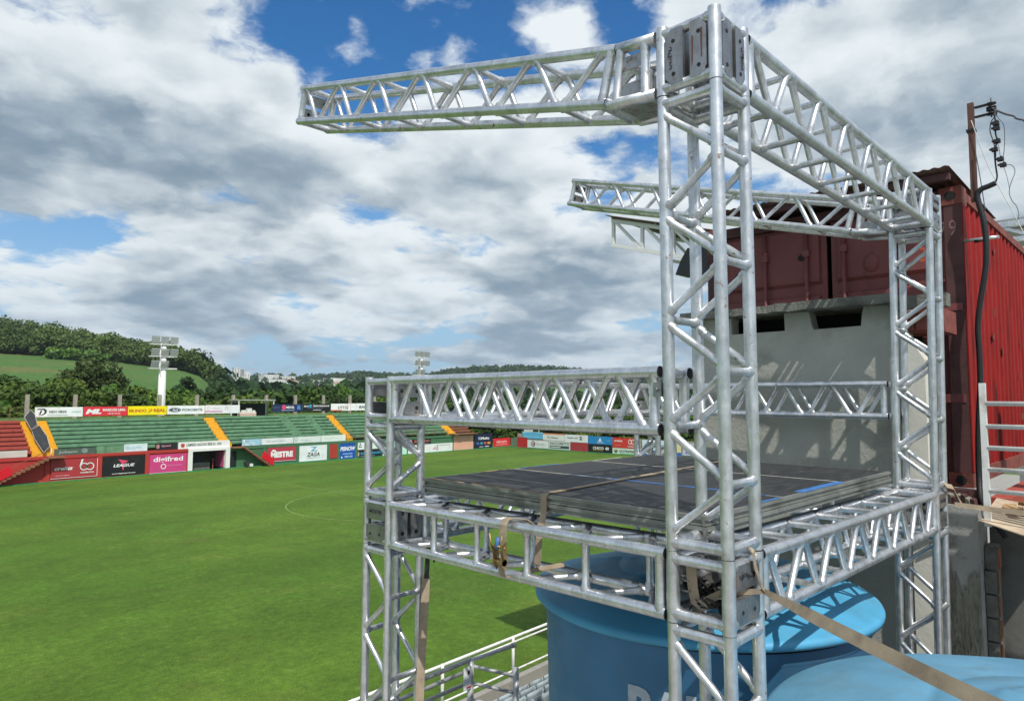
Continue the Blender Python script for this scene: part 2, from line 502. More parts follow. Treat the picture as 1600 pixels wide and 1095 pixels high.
class MB:
    def __init__(s):
        s.v, s.f, s.mi, s.sm = [], [], [], []

    def add(s, vs, fs, mi=0, smooth=False):
        n = len(s.v)
        s.v += [tuple(v) for v in vs]
        for f in fs:
            s.f.append([i+n for i in f])
            s.mi.append(mi)
            s.sm.append(smooth)
        return s

    def box(s, a, b, mi=0):
        x0, y0, z0 = a
        x1, y1, z1 = b
        vs = [(x0, y0, z0), (x1, y0, z0), (x1, y1, z0), (x0, y1, z0), (x0, y0, z1), (x1, y0, z1), (x1, y1, z1), (x0, y1, z1)]
        return s.add(vs, [(3, 2, 1, 0), (4, 5, 6, 7), (0, 1, 5, 4), (1, 2, 6, 5), (2, 3, 7, 6), (3, 0, 4, 7)], mi)

    def bar(s, p, q, w, h, upv=(0, 0, 1), mi=0):
        p, q = Vector(p), Vector(q)
        d = (q-p).normalized()
        sd_ = d.cross(Vector(upv))
        if sd_.length < 1e-4:
            sd_ = d.cross(Vector((1, 0, 0)))
        sd_.normalize()
        u_ = sd_.cross(d).normalized()
        vs = []
        for e in (p, q):
            for i, j in ((-1, -1), (1, -1), (1, 1), (-1, 1)):
                vs.append(e + sd_*(i*w/2) + u_*(j*h/2))
        return s.add(vs, [(0, 1, 2, 3), (7, 6, 5, 4), (0, 4, 5, 1), (1, 5, 6, 2), (2, 6, 7, 3), (3, 7, 4, 0)], mi)

    def tube(s, pts, r, n=12, cap=True, mi=0, mis=None):
        pts = [Vector(p) for p in pts]
        rs = r if isinstance(r, (list, tuple)) else [r]*len(pts)
        d0 = (pts[1]-pts[0]).normalized()
        a = d0.orthogonal().normalized()
        vs, fs, ms = [], [], []
        for i, p in enumerate(pts):
            if i == 0:
                d = d0
            elif i == len(pts)-1:
                d = (pts[i]-pts[i-1]).normalized()
            else:
                d = ((pts[i+1]-pts[i]).normalized() + (pts[i]-pts[i-1]).normalized()).normalized()
            a = (a - d*a.dot(d))
            a = a.normalized() if a.length > 1e-6 else d.orthogonal().normalized()
            b = d.cross(a)
            for k in range(n):
                t = 2*math.pi*k/n
                vs.append(p + (a*math.cos(t) + b*math.sin(t))*rs[i])
        base = len(s.v)
        s.v += [tuple(v) for v in vs]
        for i in range(len(pts)-1):
            for k in range(n):
                k2 = (k+1) % n
                s.f.append([base+i*n+k, base+i*n+k2, base+(i+1)*n+k2, base+(i+1)*n+k])
                s.mi.append(mis[i] if mis else mi)
                s.sm.append(True)
        if cap:
            s.f.append([base+k for k in range(n)][::-1])
            s.f.append([base+(len(pts)-1)*n+k for k in range(n)])
            s.mi += [mi, mi]
            s.sm += [False, False]
        return s

    def prism(s, poly, ext, mi=0):
        """closed polygon of 3D points swept along ext"""
        n = len(poly)
        e = Vector(ext)
        vs = [Vector(p) for p in poly] + [Vector(p)+e for p in poly]
        nrm = Vector((0, 0, 0))
        for i in range(n):
            nrm += Vector(poly[i]).cross(Vector(poly[(i+1) % n]))
        flip = nrm.dot(e) > 0
        fs = [list(range(n))[::-1] if flip else list(range(n)), [n+i for i in range(n)] if flip else [n+i for i in range(n)][::-1]]
        for i in range(n):
            j = (i+1) % n
            fs.append([i, j, n+j, n+i] if flip else [j, i, n+i, n+j])
        return s.add(vs, fs, mi)

    def lathe(s, prof, c, n=48, mi=0, wob=None):
        vs, fs = [], []
        for i, (r, z) in enumerate(prof):
            for k in range(n):
                t = 2*math.pi*k/n
                dz = wob(r, t) if wob else 0
                vs.append((c[0]+r*math.cos(t), c[1]+r*math.sin(t), c[2]+z+dz))
        for i in range(len(prof)-1):
            for k in range(n):
                k2 = (k+1) % n
                fs.append((i*n+k, i*n+k2, (i+1)*n+k2, (i+1)*n+k))
        s.add(vs, fs, mi, True)
        return s

    def ball(s, c, r, n=10, mi=0, sz=1.0):
        prof = [(max(1e-4, r*math.sin(math.pi*i/6)), -r*sz*math.cos(math.pi*i/6)) for i in range(7)]
        return s.lathe(prof, c, n, mi)

    def mesh(s, name, mats, org=Vector((0, 0, 0))):
        me = bpy.data.meshes.new(name)
        o = Vector(org)
        me.from_pydata([(v[0]-o[0], v[1]-o[1], v[2]-o[2]) for v in s.v], [], s.f)
        for m_ in (mats if isinstance(mats, (list, tuple)) else [mats]):
            me.materials.append(m_)
        me.polygons.foreach_set('material_index', s.mi)
        me.polygons.foreach_set('use_smooth', s.sm)
        me.update()
        return me


def part(name, mb, mats, parent, label=None):
    org, fr = META[parent]
    o = bpy.data.objects.new(name, mb.mesh(name, mats, org))
    COL.objects.link(o)
    o.parent = parent
    META[o] = (org, fr)
    if label:
        o['label'] = label
    return o


def solid(name, mb, mats, org, fr=WT, label=None, cat=None, group=None, kind=None):
    """a top-level thing that is one mesh"""
    o = bpy.data.objects.new(name, mb.mesh(name, mats, org))
    COL.objects.link(o)
    o.location = fr.w(org)
    o.rotation_euler = (0, 0, fr.a)
    META[o] = (Vector(org), fr)
    return tag(o, label, cat, group, kind)


def kids(o):
    return list(o.children)


def copy_thing(o, loc, rz=None, label=None, group=None, scale=None):
    c = o.copy()
    COL.objects.link(c)
    c.location = loc
    if rz is not None:
        c.rotation_euler = (0, 0, rz)
    if scale is not None:
        c.scale = scale
    if label:
        c['label'] = label
    if group:
        c['group'] = group
    for ch in o.children:
        d = ch.copy()
        COL.objects.link(d)
        d.parent = c
        for g in ch.children:
            e = g.copy()
            COL.objects.link(e)
            e.parent = d
    return c


_txt = {}


def text_mesh(s, bold):
    """outline of a word, height of capitals = 1, starting at the origin"""
    key = (s, bold)
    if key in _txt:
        return _txt[key]
    cu = bpy.data.curves.new('word', 'FONT')
    cu.body = s
    cu.size = 1.0
    cu.offset = bold
    cu.extrude = 0.0
    cu.resolution_u = 3
    ob = bpy.data.objects.new('word', cu)
    COL.objects.link(ob)
    dg = bpy.context.evaluated_depsgraph_get()
    me = bpy.data.meshes.new_from_object(ob.evaluated_get(dg))
    vs = [v.co.copy() for v in me.vertices]
    fs = [list(p.vertices) for p in me.polygons]
    bpy.data.objects.remove(ob)
    bpy.data.curves.remove(cu)
    bpy.data.meshes.remove(me)
    x0, x1 = min(v.x for v in vs), max(v.x for v in vs)
    y0, y1 = min(v.y for v in vs), max(v.y for v in vs)
    res = ([((v.x-x0)/(x1-x0), (v.y-y0)/(y1-y0)) for v in vs], fs)
    _txt[key] = res
    return res


def put_text(mb, s, P, U, V, N, w, h, bold=0.03, slant=0.0):
    """word filling a w by h box whose lower left corner is P; lies on the plane U,V"""
    vs, fs = text_mesh(s, bold)
    P, U, V, N = Vector(P), Vector(U), Vector(V), Vector(N)
    pts = [P + U*(x*w + y*h*slant) + V*(y*h) for x, y in vs]
    ff = fs
    a, b, c = (Vector(pts[i]) for i in fs[0][:3])
    if (b-a).cross(c-a).dot(N) < 0:
        ff = [f[::-1] for f in fs]
    mb.add(pts, ff)
    return mb

# ------------------------------------------------------------------ land, hills, pitch
def sstep(a, b, x):
    t = np.clip((x-a)/(b-a), 0, 1)
    return t*t*(3-2*t)


_ph = [(rnd.uniform(0, 6.28), rnd.uniform(0, 6.28)) for _ in range(24)]


def wob(x, y, f, k):
    p = _ph[k]
    q = _ph[k+1]
    return (np.sin(x*f+p[0])*np.cos(y*f*0.83+p[1]) + 0.5*np.sin(x*f*2.1+q[0]+y*f*0.7)*np.cos(y*f*1.9+q[1]))


def terrain(x, y):
    x = np.asarray(x, float)
    y = np.asarray(y, float)
    r = np.hypot(x, y)
    th = np.degrees(np.arctan2(y, x))
    # wooded hill across the valley, ending in a shoulder
    prof = np.interp(th, [-180, 58, 64, 67, 68.4, 69.2, 70.5, 75.7, 81, 95, 120, 150, 180],
                     [0, 0, 1.5, 7, 17, 22, 24, 29, 31, 36, 36, 10, 0])
    crest = np.interp(th, [-180, 68, 69, 70.5, 75.7, 81, 95, 130, 180], [0, 0, 2, 5, 10, 14, 18, 10, 0])
    h = (prof*sstep(190, 470, r) + crest*sstep(425, 560, r))*(1-0.35*sstep(600, 1100, r))
    # town slope and far ridge
    far = np.interp(th, [-180, -20, 20, 30, 38, 44, 48, 52, 57, 61, 64, 66.5, 69, 75, 110, 180],
                    [20, 40, 54, 54, 58, 66, 64, 46, 52, 44, 46, 40, 42, 50, 50, 20])
    h = h + (far + 4*wob(x, y, 0.004, 2))*sstep(620, 1750, r)*(1-0.5*sstep(2400, 6000, r))
    # low ground between
    h = h + 3.0*sstep(120, 420, r)*np.interp(th, [-180, 0, 30, 60, 66, 180], [0, 0, 1.6, 1.2, 0, 0])
    h = h + 1.5*wob(x, y, 0.012, 6)*sstep(160, 300, r)
    return h-0.06


def polar_sheet():
    rs = np.concatenate([[0.01], np.geomspace(12, 130, 16), np.geomspace(140, 1000, 56), np.geomspace(1050, 14000, 46)])
    na = 360
    th = np.radians(np.arange(na))
    X = rs[:, None]*np.cos(th)[None]
    Y = rs[:, None]*np.sin(th)[None]
    Z = terrain(X, Y)
    me = bpy.data.meshes.new('ground')
    vs = np.stack([X, Y, Z], -1).reshape(-1, 3)
    fs = []
    for i in range(len(rs)-1):
        for k in range(na):
            k2 = (k+1) % na
            fs.append((i*na+k, (i+1)*na+k, (i+1)*na+k2, i*na+k2))
    me.from_pydata(vs.tolist(), [], fs)
    me.materials.append(MT['land'])
    me.polygons.foreach_set('use_smooth', [True]*len(fs))
    o = bpy.data.objects.new('ground', me)
    COL.objects.link(o)
    o['kind'] = 'structure'


polar_sheet()
mb = MB()
mb.add([(-40, 11.3, 0), (93.0, 11.3, 0), (93.0, 83.2, 0), (-40, 83.2, 0)], [(0, 1, 2, 3)])
solid('pitch', mb, MT['pitch'], (0, 0, 0), ST, kind='structure')
# chalk lines, faded
AM, BC = 38.285, 46.567
mb = MB()
lz = 0.004


def seg(a0, b0, a1, b1, w=0.11, z=lz):
    d = Vector((a1-a0, b1-b0, 0)).normalized()
    n_ = Vector((-d.y, d.x, 0))*(w/2)
    mb.add([(a0-n_.x, b0-n_.y, z), (a1-n_.x, b1-n_.y, z), (a1+n_.x, b1+n_.y, z), (a0+n_.x, b0+n_.y, z)], [(0, 1, 2, 3)])


seg(AM, BC-34, AM, BC+34)
for sgn in (1,):
    g = AM+52.5*sgn
    seg(g, BC-33.9, g, BC+33.9)
    for dep, hw in ((16.5, 20.16), (5.5, 9.16)):
        seg(g-dep, BC-hw+0.06, g-dep, BC+hw-0.06)
        seg(g-dep, BC-hw, g-0.06, BC-hw)
        seg(g-dep, BC+hw, g-0.06, BC+hw)
for b_ in (BC-34, BC+34):
    seg(-14, b_, AM-0.06, b_)
    seg(AM+0.06, b_, AM+52.5, b_)
nc = 96
ring = []
for k in range(nc):
    t = 2*math.pi*k/nc
    for r_ in (9.09, 9.21):
        ring.append((AM+r_*math.cos(t), BC+r_*math.sin(t), lz+0.004))
mb.add(ring, [(2*k, 2*k+1, (2*k+3) % (2*nc), (2*k+2) % (2*nc)) for k in range(nc)])
solid('pitch_markings', mb, MT['line'], (0, 0, 0), ST, kind='structure')
# painted green kerb round the far side and the end
mb = MB()
mb.box((-40, 83.2, 0), (93.05, 83.7, 0.10))
mb.box((93.0, 30, 0), (93.5, 83.2, 0.10))
solid('kerb', mb, MT['kerb'], (0, 0, 0), ST, kind='structure')
# our own tribune: terrace floor and stepped seating down to the pitch
TB = 5.60                  # front edge of the upper terrace, stadium frame
TZ = EZ-4.0                # its height
mb = MB()
mb.box((-30, -30, -0.5), (45, TB, TZ))
STEPZ = []
for k in range(5):
    z_ = 4.15-0.45*k
    STEPZ.append((TB+0.85*k, z_))
    mb.box((-30, TB+0.85*k+0.002, -0.5), (45, TB+0.85*(k+1), z_))
b_front = TB+0.85*5
mb.box((-30, b_front+0.002, -0.5), (45, b_front+0.62, 2.25))
mb.box((-30, b_front+0.622, -0.5), (45, b_front+0.80, 2.60))
solid('tribune', mb, MT['terrace'], (0, 0, 0), ST, kind='structure')
PAR_B, PAR_Z = b_front+0.71, 2.60

# ------------------------------------------------------------------ truss work
S_, RC, RB = 0.24, 0.0255, 0.0165


def brace_to(parent, name, p, q, r=RB, n=14, flare=1.38):
    p, q = Vector(p), Vector(q)
    d = (q-p).normalized()
    L = (q-p).length
    mb = MB()
    if flare > 1:
        mb.tube([p, p+d*0.031, p+d*0.041, q-d*0.041, q-d*0.031, q], [r*flare, r*flare, r, r, r*flare, r*flare], n, False,
                mis=[1, 1, 0, 1, 1])
    else:
        mb.tube([p, q], r, n, False)
    return part(name, mb, [MT['alu'], MT['weld']], parent)


def truss(name, label, P, U, V, L, nseg, start=0, W=None, zig4=False, group=None, ends=(1, 1), n=18, cat='truss', plates=(0, 0), ext=0.0):
    """square lattice of four chords; zigzag braces in the two U-V faces, rungs across"""
    P, U, V = Vector(P), Vector(U).normalized(), Vector(V).normalized()
    W = Vector(W).normalized() if W else U.cross(V)
    t = thing(name, label, cat, P, WT, group)
    for i in (0, 1):
        for j in (0, 1):
            o = P + V*(i*S_) + W*(j*S_)
            mb = MB()
            # the pipe is open at both ends: a dark bore shows
            mb.tube([o, o+U*L], RC, n, False)
            for e, s in ((o, 1), (o+U*L, -1)):
                mb.tube([e+U*(0.0005*s), e+U*(0.010*s)], RC*0.82, n, True, mi=1)
            part('chord', mb, [MT['alu'], MT['hole']], t)
    m0 = 0.055
    nodes = [m0+(L-2*m0)*k/nseg for k in range(nseg+1)]
    g = min(0.022, (L-2*m0)/nseg*0.2)
    for j in (0, 1):
        for k in range(nseg):
            a = (start+k) % 2
            p = P + U*(nodes[k]+g) + V*(a*S_) + W*(j*S_)
            q = P + U*(nodes[k+1]-g) + V*((1-a)*S_) + W*(j*S_)
            brace_to(t, 'brace', p, q)
    if zig4:
        for i in (0, 1):
            for k in range(nseg):
                a = k % 2
                p = P + U*(nodes[k]+g) + W*(a*S_) + V*(i*S_)
                q = P + U*(nodes[k+1]-g) + W*((1-a)*S_) + V*(i*S_)
                brace_to(t, 'brace', p, q)
    else:
        for k in range(1, nseg):
            a = (start+k) % 2
            p = P + U*nodes[k] + V*(a*S_)
            brace_to(t, 'rung', p, p+W*S_)
    for e, on in ((0.030, ends[0]), (L-0.030, ends[1])):
        if not on:
            continue
        c = [P + U*e + V*(i*S_) + W*(j*S_) for i, j in ((0, 0), (1, 0), (1, 1), (0, 1))]
        for k in range(4):
            brace_to(t, 'end_rail', c[k], c[(k+1) % 4], 0.022, 14, 1.12)
    for e, on, sg in ((0.004, plates[0], 1), (L-0.004, plates[1], -1)):
        if on:
            for z0, z1 in ((0.028, 0.105), (0.135, 0.212)):
                mb = MB()
                p0 = P + U*(e+0.002*sg) + V*z0 + W*0.03
                poly = [p0, p0+W*(S_-0.06), p0+W*(S_-0.06)+V*(z1-z0), p0+V*(z1-z0)]
                mb.prism(poly, U*(0.014*sg))
                for h in (0.06, S_-0.06):
                    c = P + U*e + V*((z0+z1)/2) + W*h
                    mb.tube([c+U*(0.017*sg), c+U*(0.0155*sg)], 0.0135, 12, True, mi=1)
                part('end_plate', mb, [MT['plate'], MT['hole']], t)
    return t


def squiggle(mb, P, U, V, N, L, amp, seed, mi=0, k=26):
    r_ = random.Random(seed)
    pts, ph = [], r_.uniform(0, 6)
    for i in range(k):
        f = i/(k-1)
        pts.append(P + U*(L*f + 0.006*math.sin(5*ph+i*1.9)) + V*(amp*math.sin(ph+i*(1.15+0.5*math.sin(i*0.7+ph)))*(0.4+0.6*r_.random())) + N*0.0035)
    mb.tube(pts, 0.0017, 5, True, mi)


def corner_block(label, x, y, z0, z1, faces, seed=0):
    """faces: {'x0'|'y0'|...: 'v'|'h'} plates; rails on every side"""
    t = thing('corner_block', label, 'truss corner', (x, y, z0+EZ), WT, 'corner blocks of the truss frame')
    z0, z1 = z0+EZ+0.0012, z1+EZ-0.0012
    for i in (0, 1):
        for j in (0, 1):
            mb = MB()
            p = Vector((x+i*S_, y+j*S_, z0))
            top = Vector((p.x, p.y, z1))
            mb.tube([p, top], RC+0.001, 20, False)
            for e, s in ((p, 1), (top, -1)):
                mb.tube([e+Vector((0, 0, 0.0005*s)), e+Vector((0, 0, 0.01*s))], RC*0.85, 20, True, mi=1)
            part('chord', mb, [MT['alu'], MT['hole']], t)
    cs = [(x, y), (x+S_, y), (x+S_, y+S_), (x, y+S_)]
    for z in (z0+0.032, z1-0.032):
        for k in range(4):
            a, b = cs[k], cs[(k+1) % 4]
            brace_to(t, 'rail', (a[0], a[1], z), (b[0], b[1], z), 0.0215, 16, 1.16)
    for fc, kind in faces.items():
        ax = fc[0]
        far = fc[1] == '1'
        if ax == 'x':
            O = Vector((x+(S_ if far else 0), y, 0))
            U = Vector((0, 1, 0))
            N = Vector((1 if far else -1, 0, 0))
        else:
            O = Vector((x, y+(S_ if far else 0), 0))
            U = Vector((1, 0, 0))
            N = Vector((0, 1 if far else -1, 0))
        Z = Vector((0, 0, 1))
        zm = (z0+z1)/2
        h = z1-z0
        for q in (0, 1):
            mb = MB()
            if kind == 'v':
                u0_, u1_ = (0.026, 0.093) if q == 0 else (0.137, 0.214)
                zz0, zz1 = z0+0.030, z1-0.030
                ch = 0.035
                poly2 = [(u0_, zz0+ch), (u0_+ch*0.8, zz0), (u1_, zz0), (u1_, zz1), (u0_+ch*0.8, zz1), (u0_, zz1-ch)] if q == 0 else \
                        [(u0_, zz0), (u1_-ch*0.8, zz0), (u1_, zz0+ch), (u1_, zz1-ch), (u1_-ch*0.8, zz1), (u0_, zz1)]
                holes = [((u0_+u1_)/2, zm-h*0.25), ((u0_+u1_)/2, zm+h*0.22)]
            else:
                u0_, u1_ = 0.024, S_-0.024
                zz0, zz1 = (z0+0.026, zm-0.022) if q == 0 else (zm+0.024, z1-0.026)
                poly2 = [(u0_, zz0), (u1_, zz0), (u1_, zz1), (u0_, zz1)]
                holes = [(0.07, (zz0+zz1)/2), (S_-0.07, (zz0+zz1)/2-0.004)]
            poly = [O + U*u + Z*z + N*0.006 for u, z in poly2]
            mb.prism(poly, N*0.016)
            # a returned lip along the inner edge
            if kind == 'v':
                ue = u1_ if q == 0 else u0_-0.006
                mb.prism([O+U*ue+Z*(zz0+0.004)+N*0.024, O+U*(ue+0.006)+Z*(zz0+0.004)+N*0.024,
                          O+U*(ue+0.006)+Z*(zz1-0.004)+N*0.024, O+U*ue+Z*(zz1-0.004)+N*0.024], N*-0.085)
            else:
                ze = zz1 if q == 0 else zz0-0.006
                mb.prism([O+U*u0_+Z*ze+N*0.021, O+U*u1_+Z*ze+N*0.021, O+U*u1_+Z*(ze+0.006)+N*0.021, O+U*u0_+Z*(ze+0.006)+N*0.021], N*-0.08)
            if seed == 1 and q == 0 and fc == 'x0':
                c = O + N*0.0222
                mb.prism([c+U*0.042+Z*(zm+0.075), c+U*0.052+Z*(zm+0.078), c+U*0.049+Z*(zm-0.045), c+U*0.044+Z*(zm-0.05)], N*0.0006, 3)
                mb.prism([c+U*0.083+Z*(zm+0.05), c+U*0.090+Z*(zm+0.06), c+U*0.091+Z*(zm-0.07), c+U*0.085+Z*(zm-0.05)], N*0.0006, 3)
            for u, z in holes:
                c = O + U*u + Z*z
                mb.tube([c+N*0.0236, c+N*0.0215], 0.0088, 12, True, mi=1)
            if kind == 'v' and q == 1 or kind == 'h' and q == 1:
                c = O + N*0.0215
                if kind == 'v':
                    squiggle(mb, c+U*0.19+Z*(zm-0.055), Z, U, N, 0.10, 0.009, seed+3, 2)
                else:
                    squiggle(mb, c+U*0.045+Z*((zz0+zz1)/2), U, Z, N, 0.14, 0.02, seed+5, 2)
            part('bolt_plate', mb, [MT['plate'], MT['hole'], MT['scrawl'], MT['rustpole']], t)
    return t


def zup(x, y, z, lean=(0, 0)):
    return Vector((x+lean[0]*z, y+lean[1]*z, z+EZ))


AX, AY = 2.462, 1.269
BX, BY = 5.575, 1.277
CX, CY = 2.545, 3.560
EX, EY = 5.60, 3.560
LA, LB = (-0.0085, 0.0036), (-0.0030, -0.0150)
TWG = 'upright truss towers of the frame'
BMG = 'horizontal truss beams of the frame'


def tower(label, x, y, z0, z1, nseg, start, lean=(0, 0), zig4=False):
    a, b = zup(x, y, z0, lean), zup(x, y, z1, lean)
    U = (b-a)
    L = U.length
    U.normalize()
    Wv = Vector((1, 0, 0))
    Wv = (Wv-U*Wv.dot(U)).normalized()
    V = U.cross(Wv)
    return truss('truss_tower', label, a+U*0.0012, U, V, L-0.0024, nseg, start, W=Wv, zig4=zig4, group=TWG)


FLOORZ = -4.0
# near tower
tower('tall near truss tower between the uppermost and the lowest near corner blocks', AX, AY, -0.612, 1.261, 8, 1, LA)
tower('aluminium truss leg in front of the big lettered blue tank, under the nearest corner block', AX, AY, FLOORZ, -0.893, 12, 1, LA)
a0 = zup(AX, AY, 1.41, LA)
corner_block('uppermost corner block with black bolt holes and marker scrawl on its cast plates', a0.x, a0.y, 1.261, 1.563, {'x0': 'v', 'y0': 'v', 'x1': 'v'}, 1)
a1 = zup(AX, AY, -0.75, LA)
corner_block('lowest near corner block with a tan strap looped over it and scrawl on its plate', a1.x, a1.y, -0.893, -0.612, {'y0': 'h', 'x1': 'v', 'y1': 'h'}, 2)
# far right tower beside the container
tower('aluminium truss tower at the far right, in front of the maroon container end', BX, BY, -0.652, 1.228, 8, 0, LB)
tower('aluminium truss leg against the grey wall, beside the mortar-smeared column', BX, BY, FLOORZ, -0.935, 12, 0, LB)
b0 = zup(BX, BY, 1.37, LB)
corner_block('corner block beside the white numerals on the container end', b0.x, b0.y, 1.228, 1.512, {'y0': 'h', 'x1': 'v', 'x0': 'v'}, 3)
b1 = zup(BX, BY, -0.79, LB)
corner_block('corner block with a strap knotted to it, above the concrete column', b1.x, b1.y, -0.935, -0.652, {'y0': 'h', 'x1': 'h'}, 4)
# left tower over the grass
tower('short aluminium truss tower on the left, seen against the grass beside the deck corner', CX, CY, -0.642, -0.158, 2, 1, zig4=True)
tower('aluminium truss leg at the left with a tan strap hanging beside it', CX, CY, FLOORZ, -0.932, 12, 1)
corner_block('open corner block at the left end of the guard beam, before the green terraces', CX, CY, -0.158, 0.131, {'x1': 'h', 'y1': 'h'}, 5)
corner_block('left corner block with two scrawled plates, level with the edge of the deck', CX, CY, -0.932, -0.642, {'x0': 'h', 'y1': 'h', 'x1': 'v'}, 6)
# the fourth corner behind
tower('short aluminium truss tower behind the deck, half hidden by the near tower', EX, EY, -0.642, -0.158, 2, 1, zig4=True)
tower('aluminium truss leg under the far corner of the deck, over the tank lid', EX, EY, FLOORZ, -0.932, 12, 1)
corner_block('corner block at the far end of the two guard beams, behind the near tower', EX, EY, -0.158, 0.131, {'x1': 'h', 'y1': 'h', 'x0': 'h'}, 7)
corner_block('corner block under the far corner of the black deck', EX, EY, -0.932, -0.642, {'x1': 'h', 'y1': 'h'}, 8)

XX, YY, ZZ = Vector((1, 0, 0)), Vector((0, 1, 0)), Vector((0, 0, 1))
# upper beam from the near to the far tower
p, q = Vector((a0.x+S_+0.03, a0.y, EZ+1.288)), Vector((b0.x-0.03, b0.y, EZ+1.254))
U = (q-p)
truss('truss_beam', 'long upper truss beam running back from the top corner block to the container', p, U, ZZ, U.length, 14, 1, W=YY, group=BMG, plates=(1, 1))
# base beam under the deck, right side
p, q = Vector((a1.x+S_+0.03, a1.y, EZ-0.872), ), Vector((b1.x-0.03, b1.y, EZ-0.914))
U = (q-p)
truss('truss_beam', 'lower truss beam under the right edge of the deck, shading the blue lid', p, U, ZZ, U.length, 14, 1, W=YY, group=BMG, plates=(1, 1))
# base beam front left: ladder faces outward, zigzag above and below
p, q = Vector((a1.x, a1.y+S_+0.03, EZ-0.872)), Vector((CX, CY-0.03, EZ-0.906))
U = (q-p)
truss('truss_beam', 'lower truss beam with upright rungs, a ratchet strap hanging over its outer tube', p, U, XX, U.length, 10, 0, W=ZZ, group=BMG, plates=(1, 1))
# guard beam front left
p, q = Vector((AX+0.005, AY+S_+0.045, EZ-0.132)), Vector((CX, CY-0.012, EZ-0.136))
U = (q-p)
truss('truss_beam', 'guard beam across the front of the deck, before the far advertising boards', p, U, ZZ, U.length, 10, 0, W=XX, group=BMG, plates=(0, 1))
# guard beams behind and right
p, q = Vector((CX+S_+0.03, CY, EZ-0.133)), Vector((EX-0.03, EY, EZ-0.133))
U = (q-p)
truss('truss_beam', 'guard beam along the field edge of the deck, seen through the front guard beam', p, U, ZZ, U.length, 14, 0, W=YY, group=BMG, plates=(1, 1))
p, q = Vector((BX+0.002, BY+S_+0.05, EZ-0.133)), Vector((EX, EY-0.03, EZ-0.133))
U = (q-p)
truss('truss_beam', 'guard beam in front of the shadowed grey cement wall', p, U, ZZ, U.length, 10, 1, W=XX, group=BMG, plates=(0, 1))
# remaining base beams under the deck
p, q = Vector((CX+S_+0.03, CY, EZ-0.906)), Vector((EX-0.03, EY, EZ-0.906))
U = (q-p)
truss('truss_beam', 'lower truss beam under the field edge of the deck', p, U, ZZ, U.length, 14, 1, W=YY, group=BMG)
p, q = Vector((b1.x, b1.y+S_+0.03, EZ-0.914)), Vector((EX, EY-0.03, EZ-0.906))
U = (q-p)
truss('truss_beam', 'lower truss beam under the wall edge of the deck', p, U, XX, U.length, 10, 0, W=ZZ, group=BMG)


def clamp(label, x, y, z):
    t = thing('beam_clamp', label, 'clamp', (x, y, z), WT, 'clamps holding the guard beams')
    mb = MB()
    mb.box((x-0.030, y+0.022, z-0.030), (x+0.026, y+0.060, z+0.030))
    part('clamp_body', mb, MT['plate'], t)
    mb = MB()
    mb.tube([(x-0.031, y+0.04, z), (x-0.046, y+0.04, z)], 0.009, 6)
    part('clamp_bolt', mb, MT['plate'], t)
    mb = MB()
    mb.box((x-0.025, y+0.061, z-0.018), (x+0.018, y+0.085, z+0.018))
    part('clamp_jaw', mb, MT['alu'], t)


clamp('grey clamp on the near tower holding the end of the front guard beam', AX+0.008, AY+S_+0.004, EZ+0.035)
clamp('grey clamp on the far right tower at the end of the guard beam', BX+S_+0.004, BY+S_+0.004, EZ-0.16)


def roof_arm(label, x, y, z0, z1, rise):
    """hinge piece on the block, then a rafter truss climbing towards the pitch"""
    th = math.atan(rise)
    U = Vector((0, math.cos(th), math.sin(th)))
    V = Vector((0, -math.sin(th), math.cos(th)))
    P = Vector((x, y+0.53, z0+EZ+0.063))
    t = truss('truss_beam', label, P, U, V, 2.94, 12, 1, W=XX, group='roof arms reaching over the pitch', plates=(0, 1))
    h = thing('hinge_piece', 'cranked hinge piece between the '+label.split(' ')[0]+' roof arm and its corner block', 'truss hinge', (x, y+0.27, z0+EZ), WT,
              'hinge pieces of the roof arms')
    ya, yb = y+S_+0.03, y+0.525
    for j in (0, 1):
        lo = [Vector((x+j*S_, ya, z0+EZ+0.026)), Vector((x+j*S_, yb-0.02, z0+EZ+0.050)), P+XX*(j*S_)-U*0.004]
        hi = [Vector((x+j*S_, ya, z1+EZ-0.030)), P+XX*(j*S_)+V*S_-U*0.004]
        for pts in (lo, hi):
            mb = MB()
            mb.tube(pts, RC, 18, True)
            part('chord', mb, MT['alu'], h)
        brace_to(h, 'post', (x+j*S_, ya+0.055, z0+EZ+0.03), (x+j*S_, ya+0.055, z1+EZ-0.03), 0.021, 14, 1.15)
        brace_to(h, 'post', (x+j*S_, yb-0.045, z0+EZ+0.05), (x+j*S_, yb-0.075, z1+EZ-0.02), 0.020, 14, 1.15)
        mb = MB()
        mb.box((x+j*S_-0.004, ya+0.06, z0+EZ+0.06), (x+j*S_+0.004, yb-0.06, z0+EZ+0.12))
        part('web_plate', mb, MT['plate'], h)
        mb = MB()
        mb.box((x+j*S_-0.004, ya+0.06, z1+EZ-0.12), (x+j*S_+0.004, yb-0.08, z1+EZ-0.06))
        part('web_plate', mb, MT['plate'], h)
    for yy, dz in ((ya+0.02, 0.0), (yb-0.03, 0.03)):
        for zz in (z0+0.026+dz, z1-0.030+dz*0.5):
            brace_to(h, 'cross_rail', (x, yy, zz+EZ), (x+S_, yy, zz+EZ), 0.020, 14, 1.1)
    mb = MB()
    mb.box((x+0.03, ya+0.03, z0+EZ+0.03), (x+S_-0.03, yb-0.05, z0+EZ+0.042))
    part('gusset', mb, MT['plate'], h)


roof_arm('nearest roof truss arm reaching up and left from the top corner block into the sky', a0.x, a0.y, 1.261, 1.563, 0.258)
roof_arm('farther roof truss arm reaching left in front of the maroon container', b0.x, b0.y, 1.228, 1.512, 0.277)

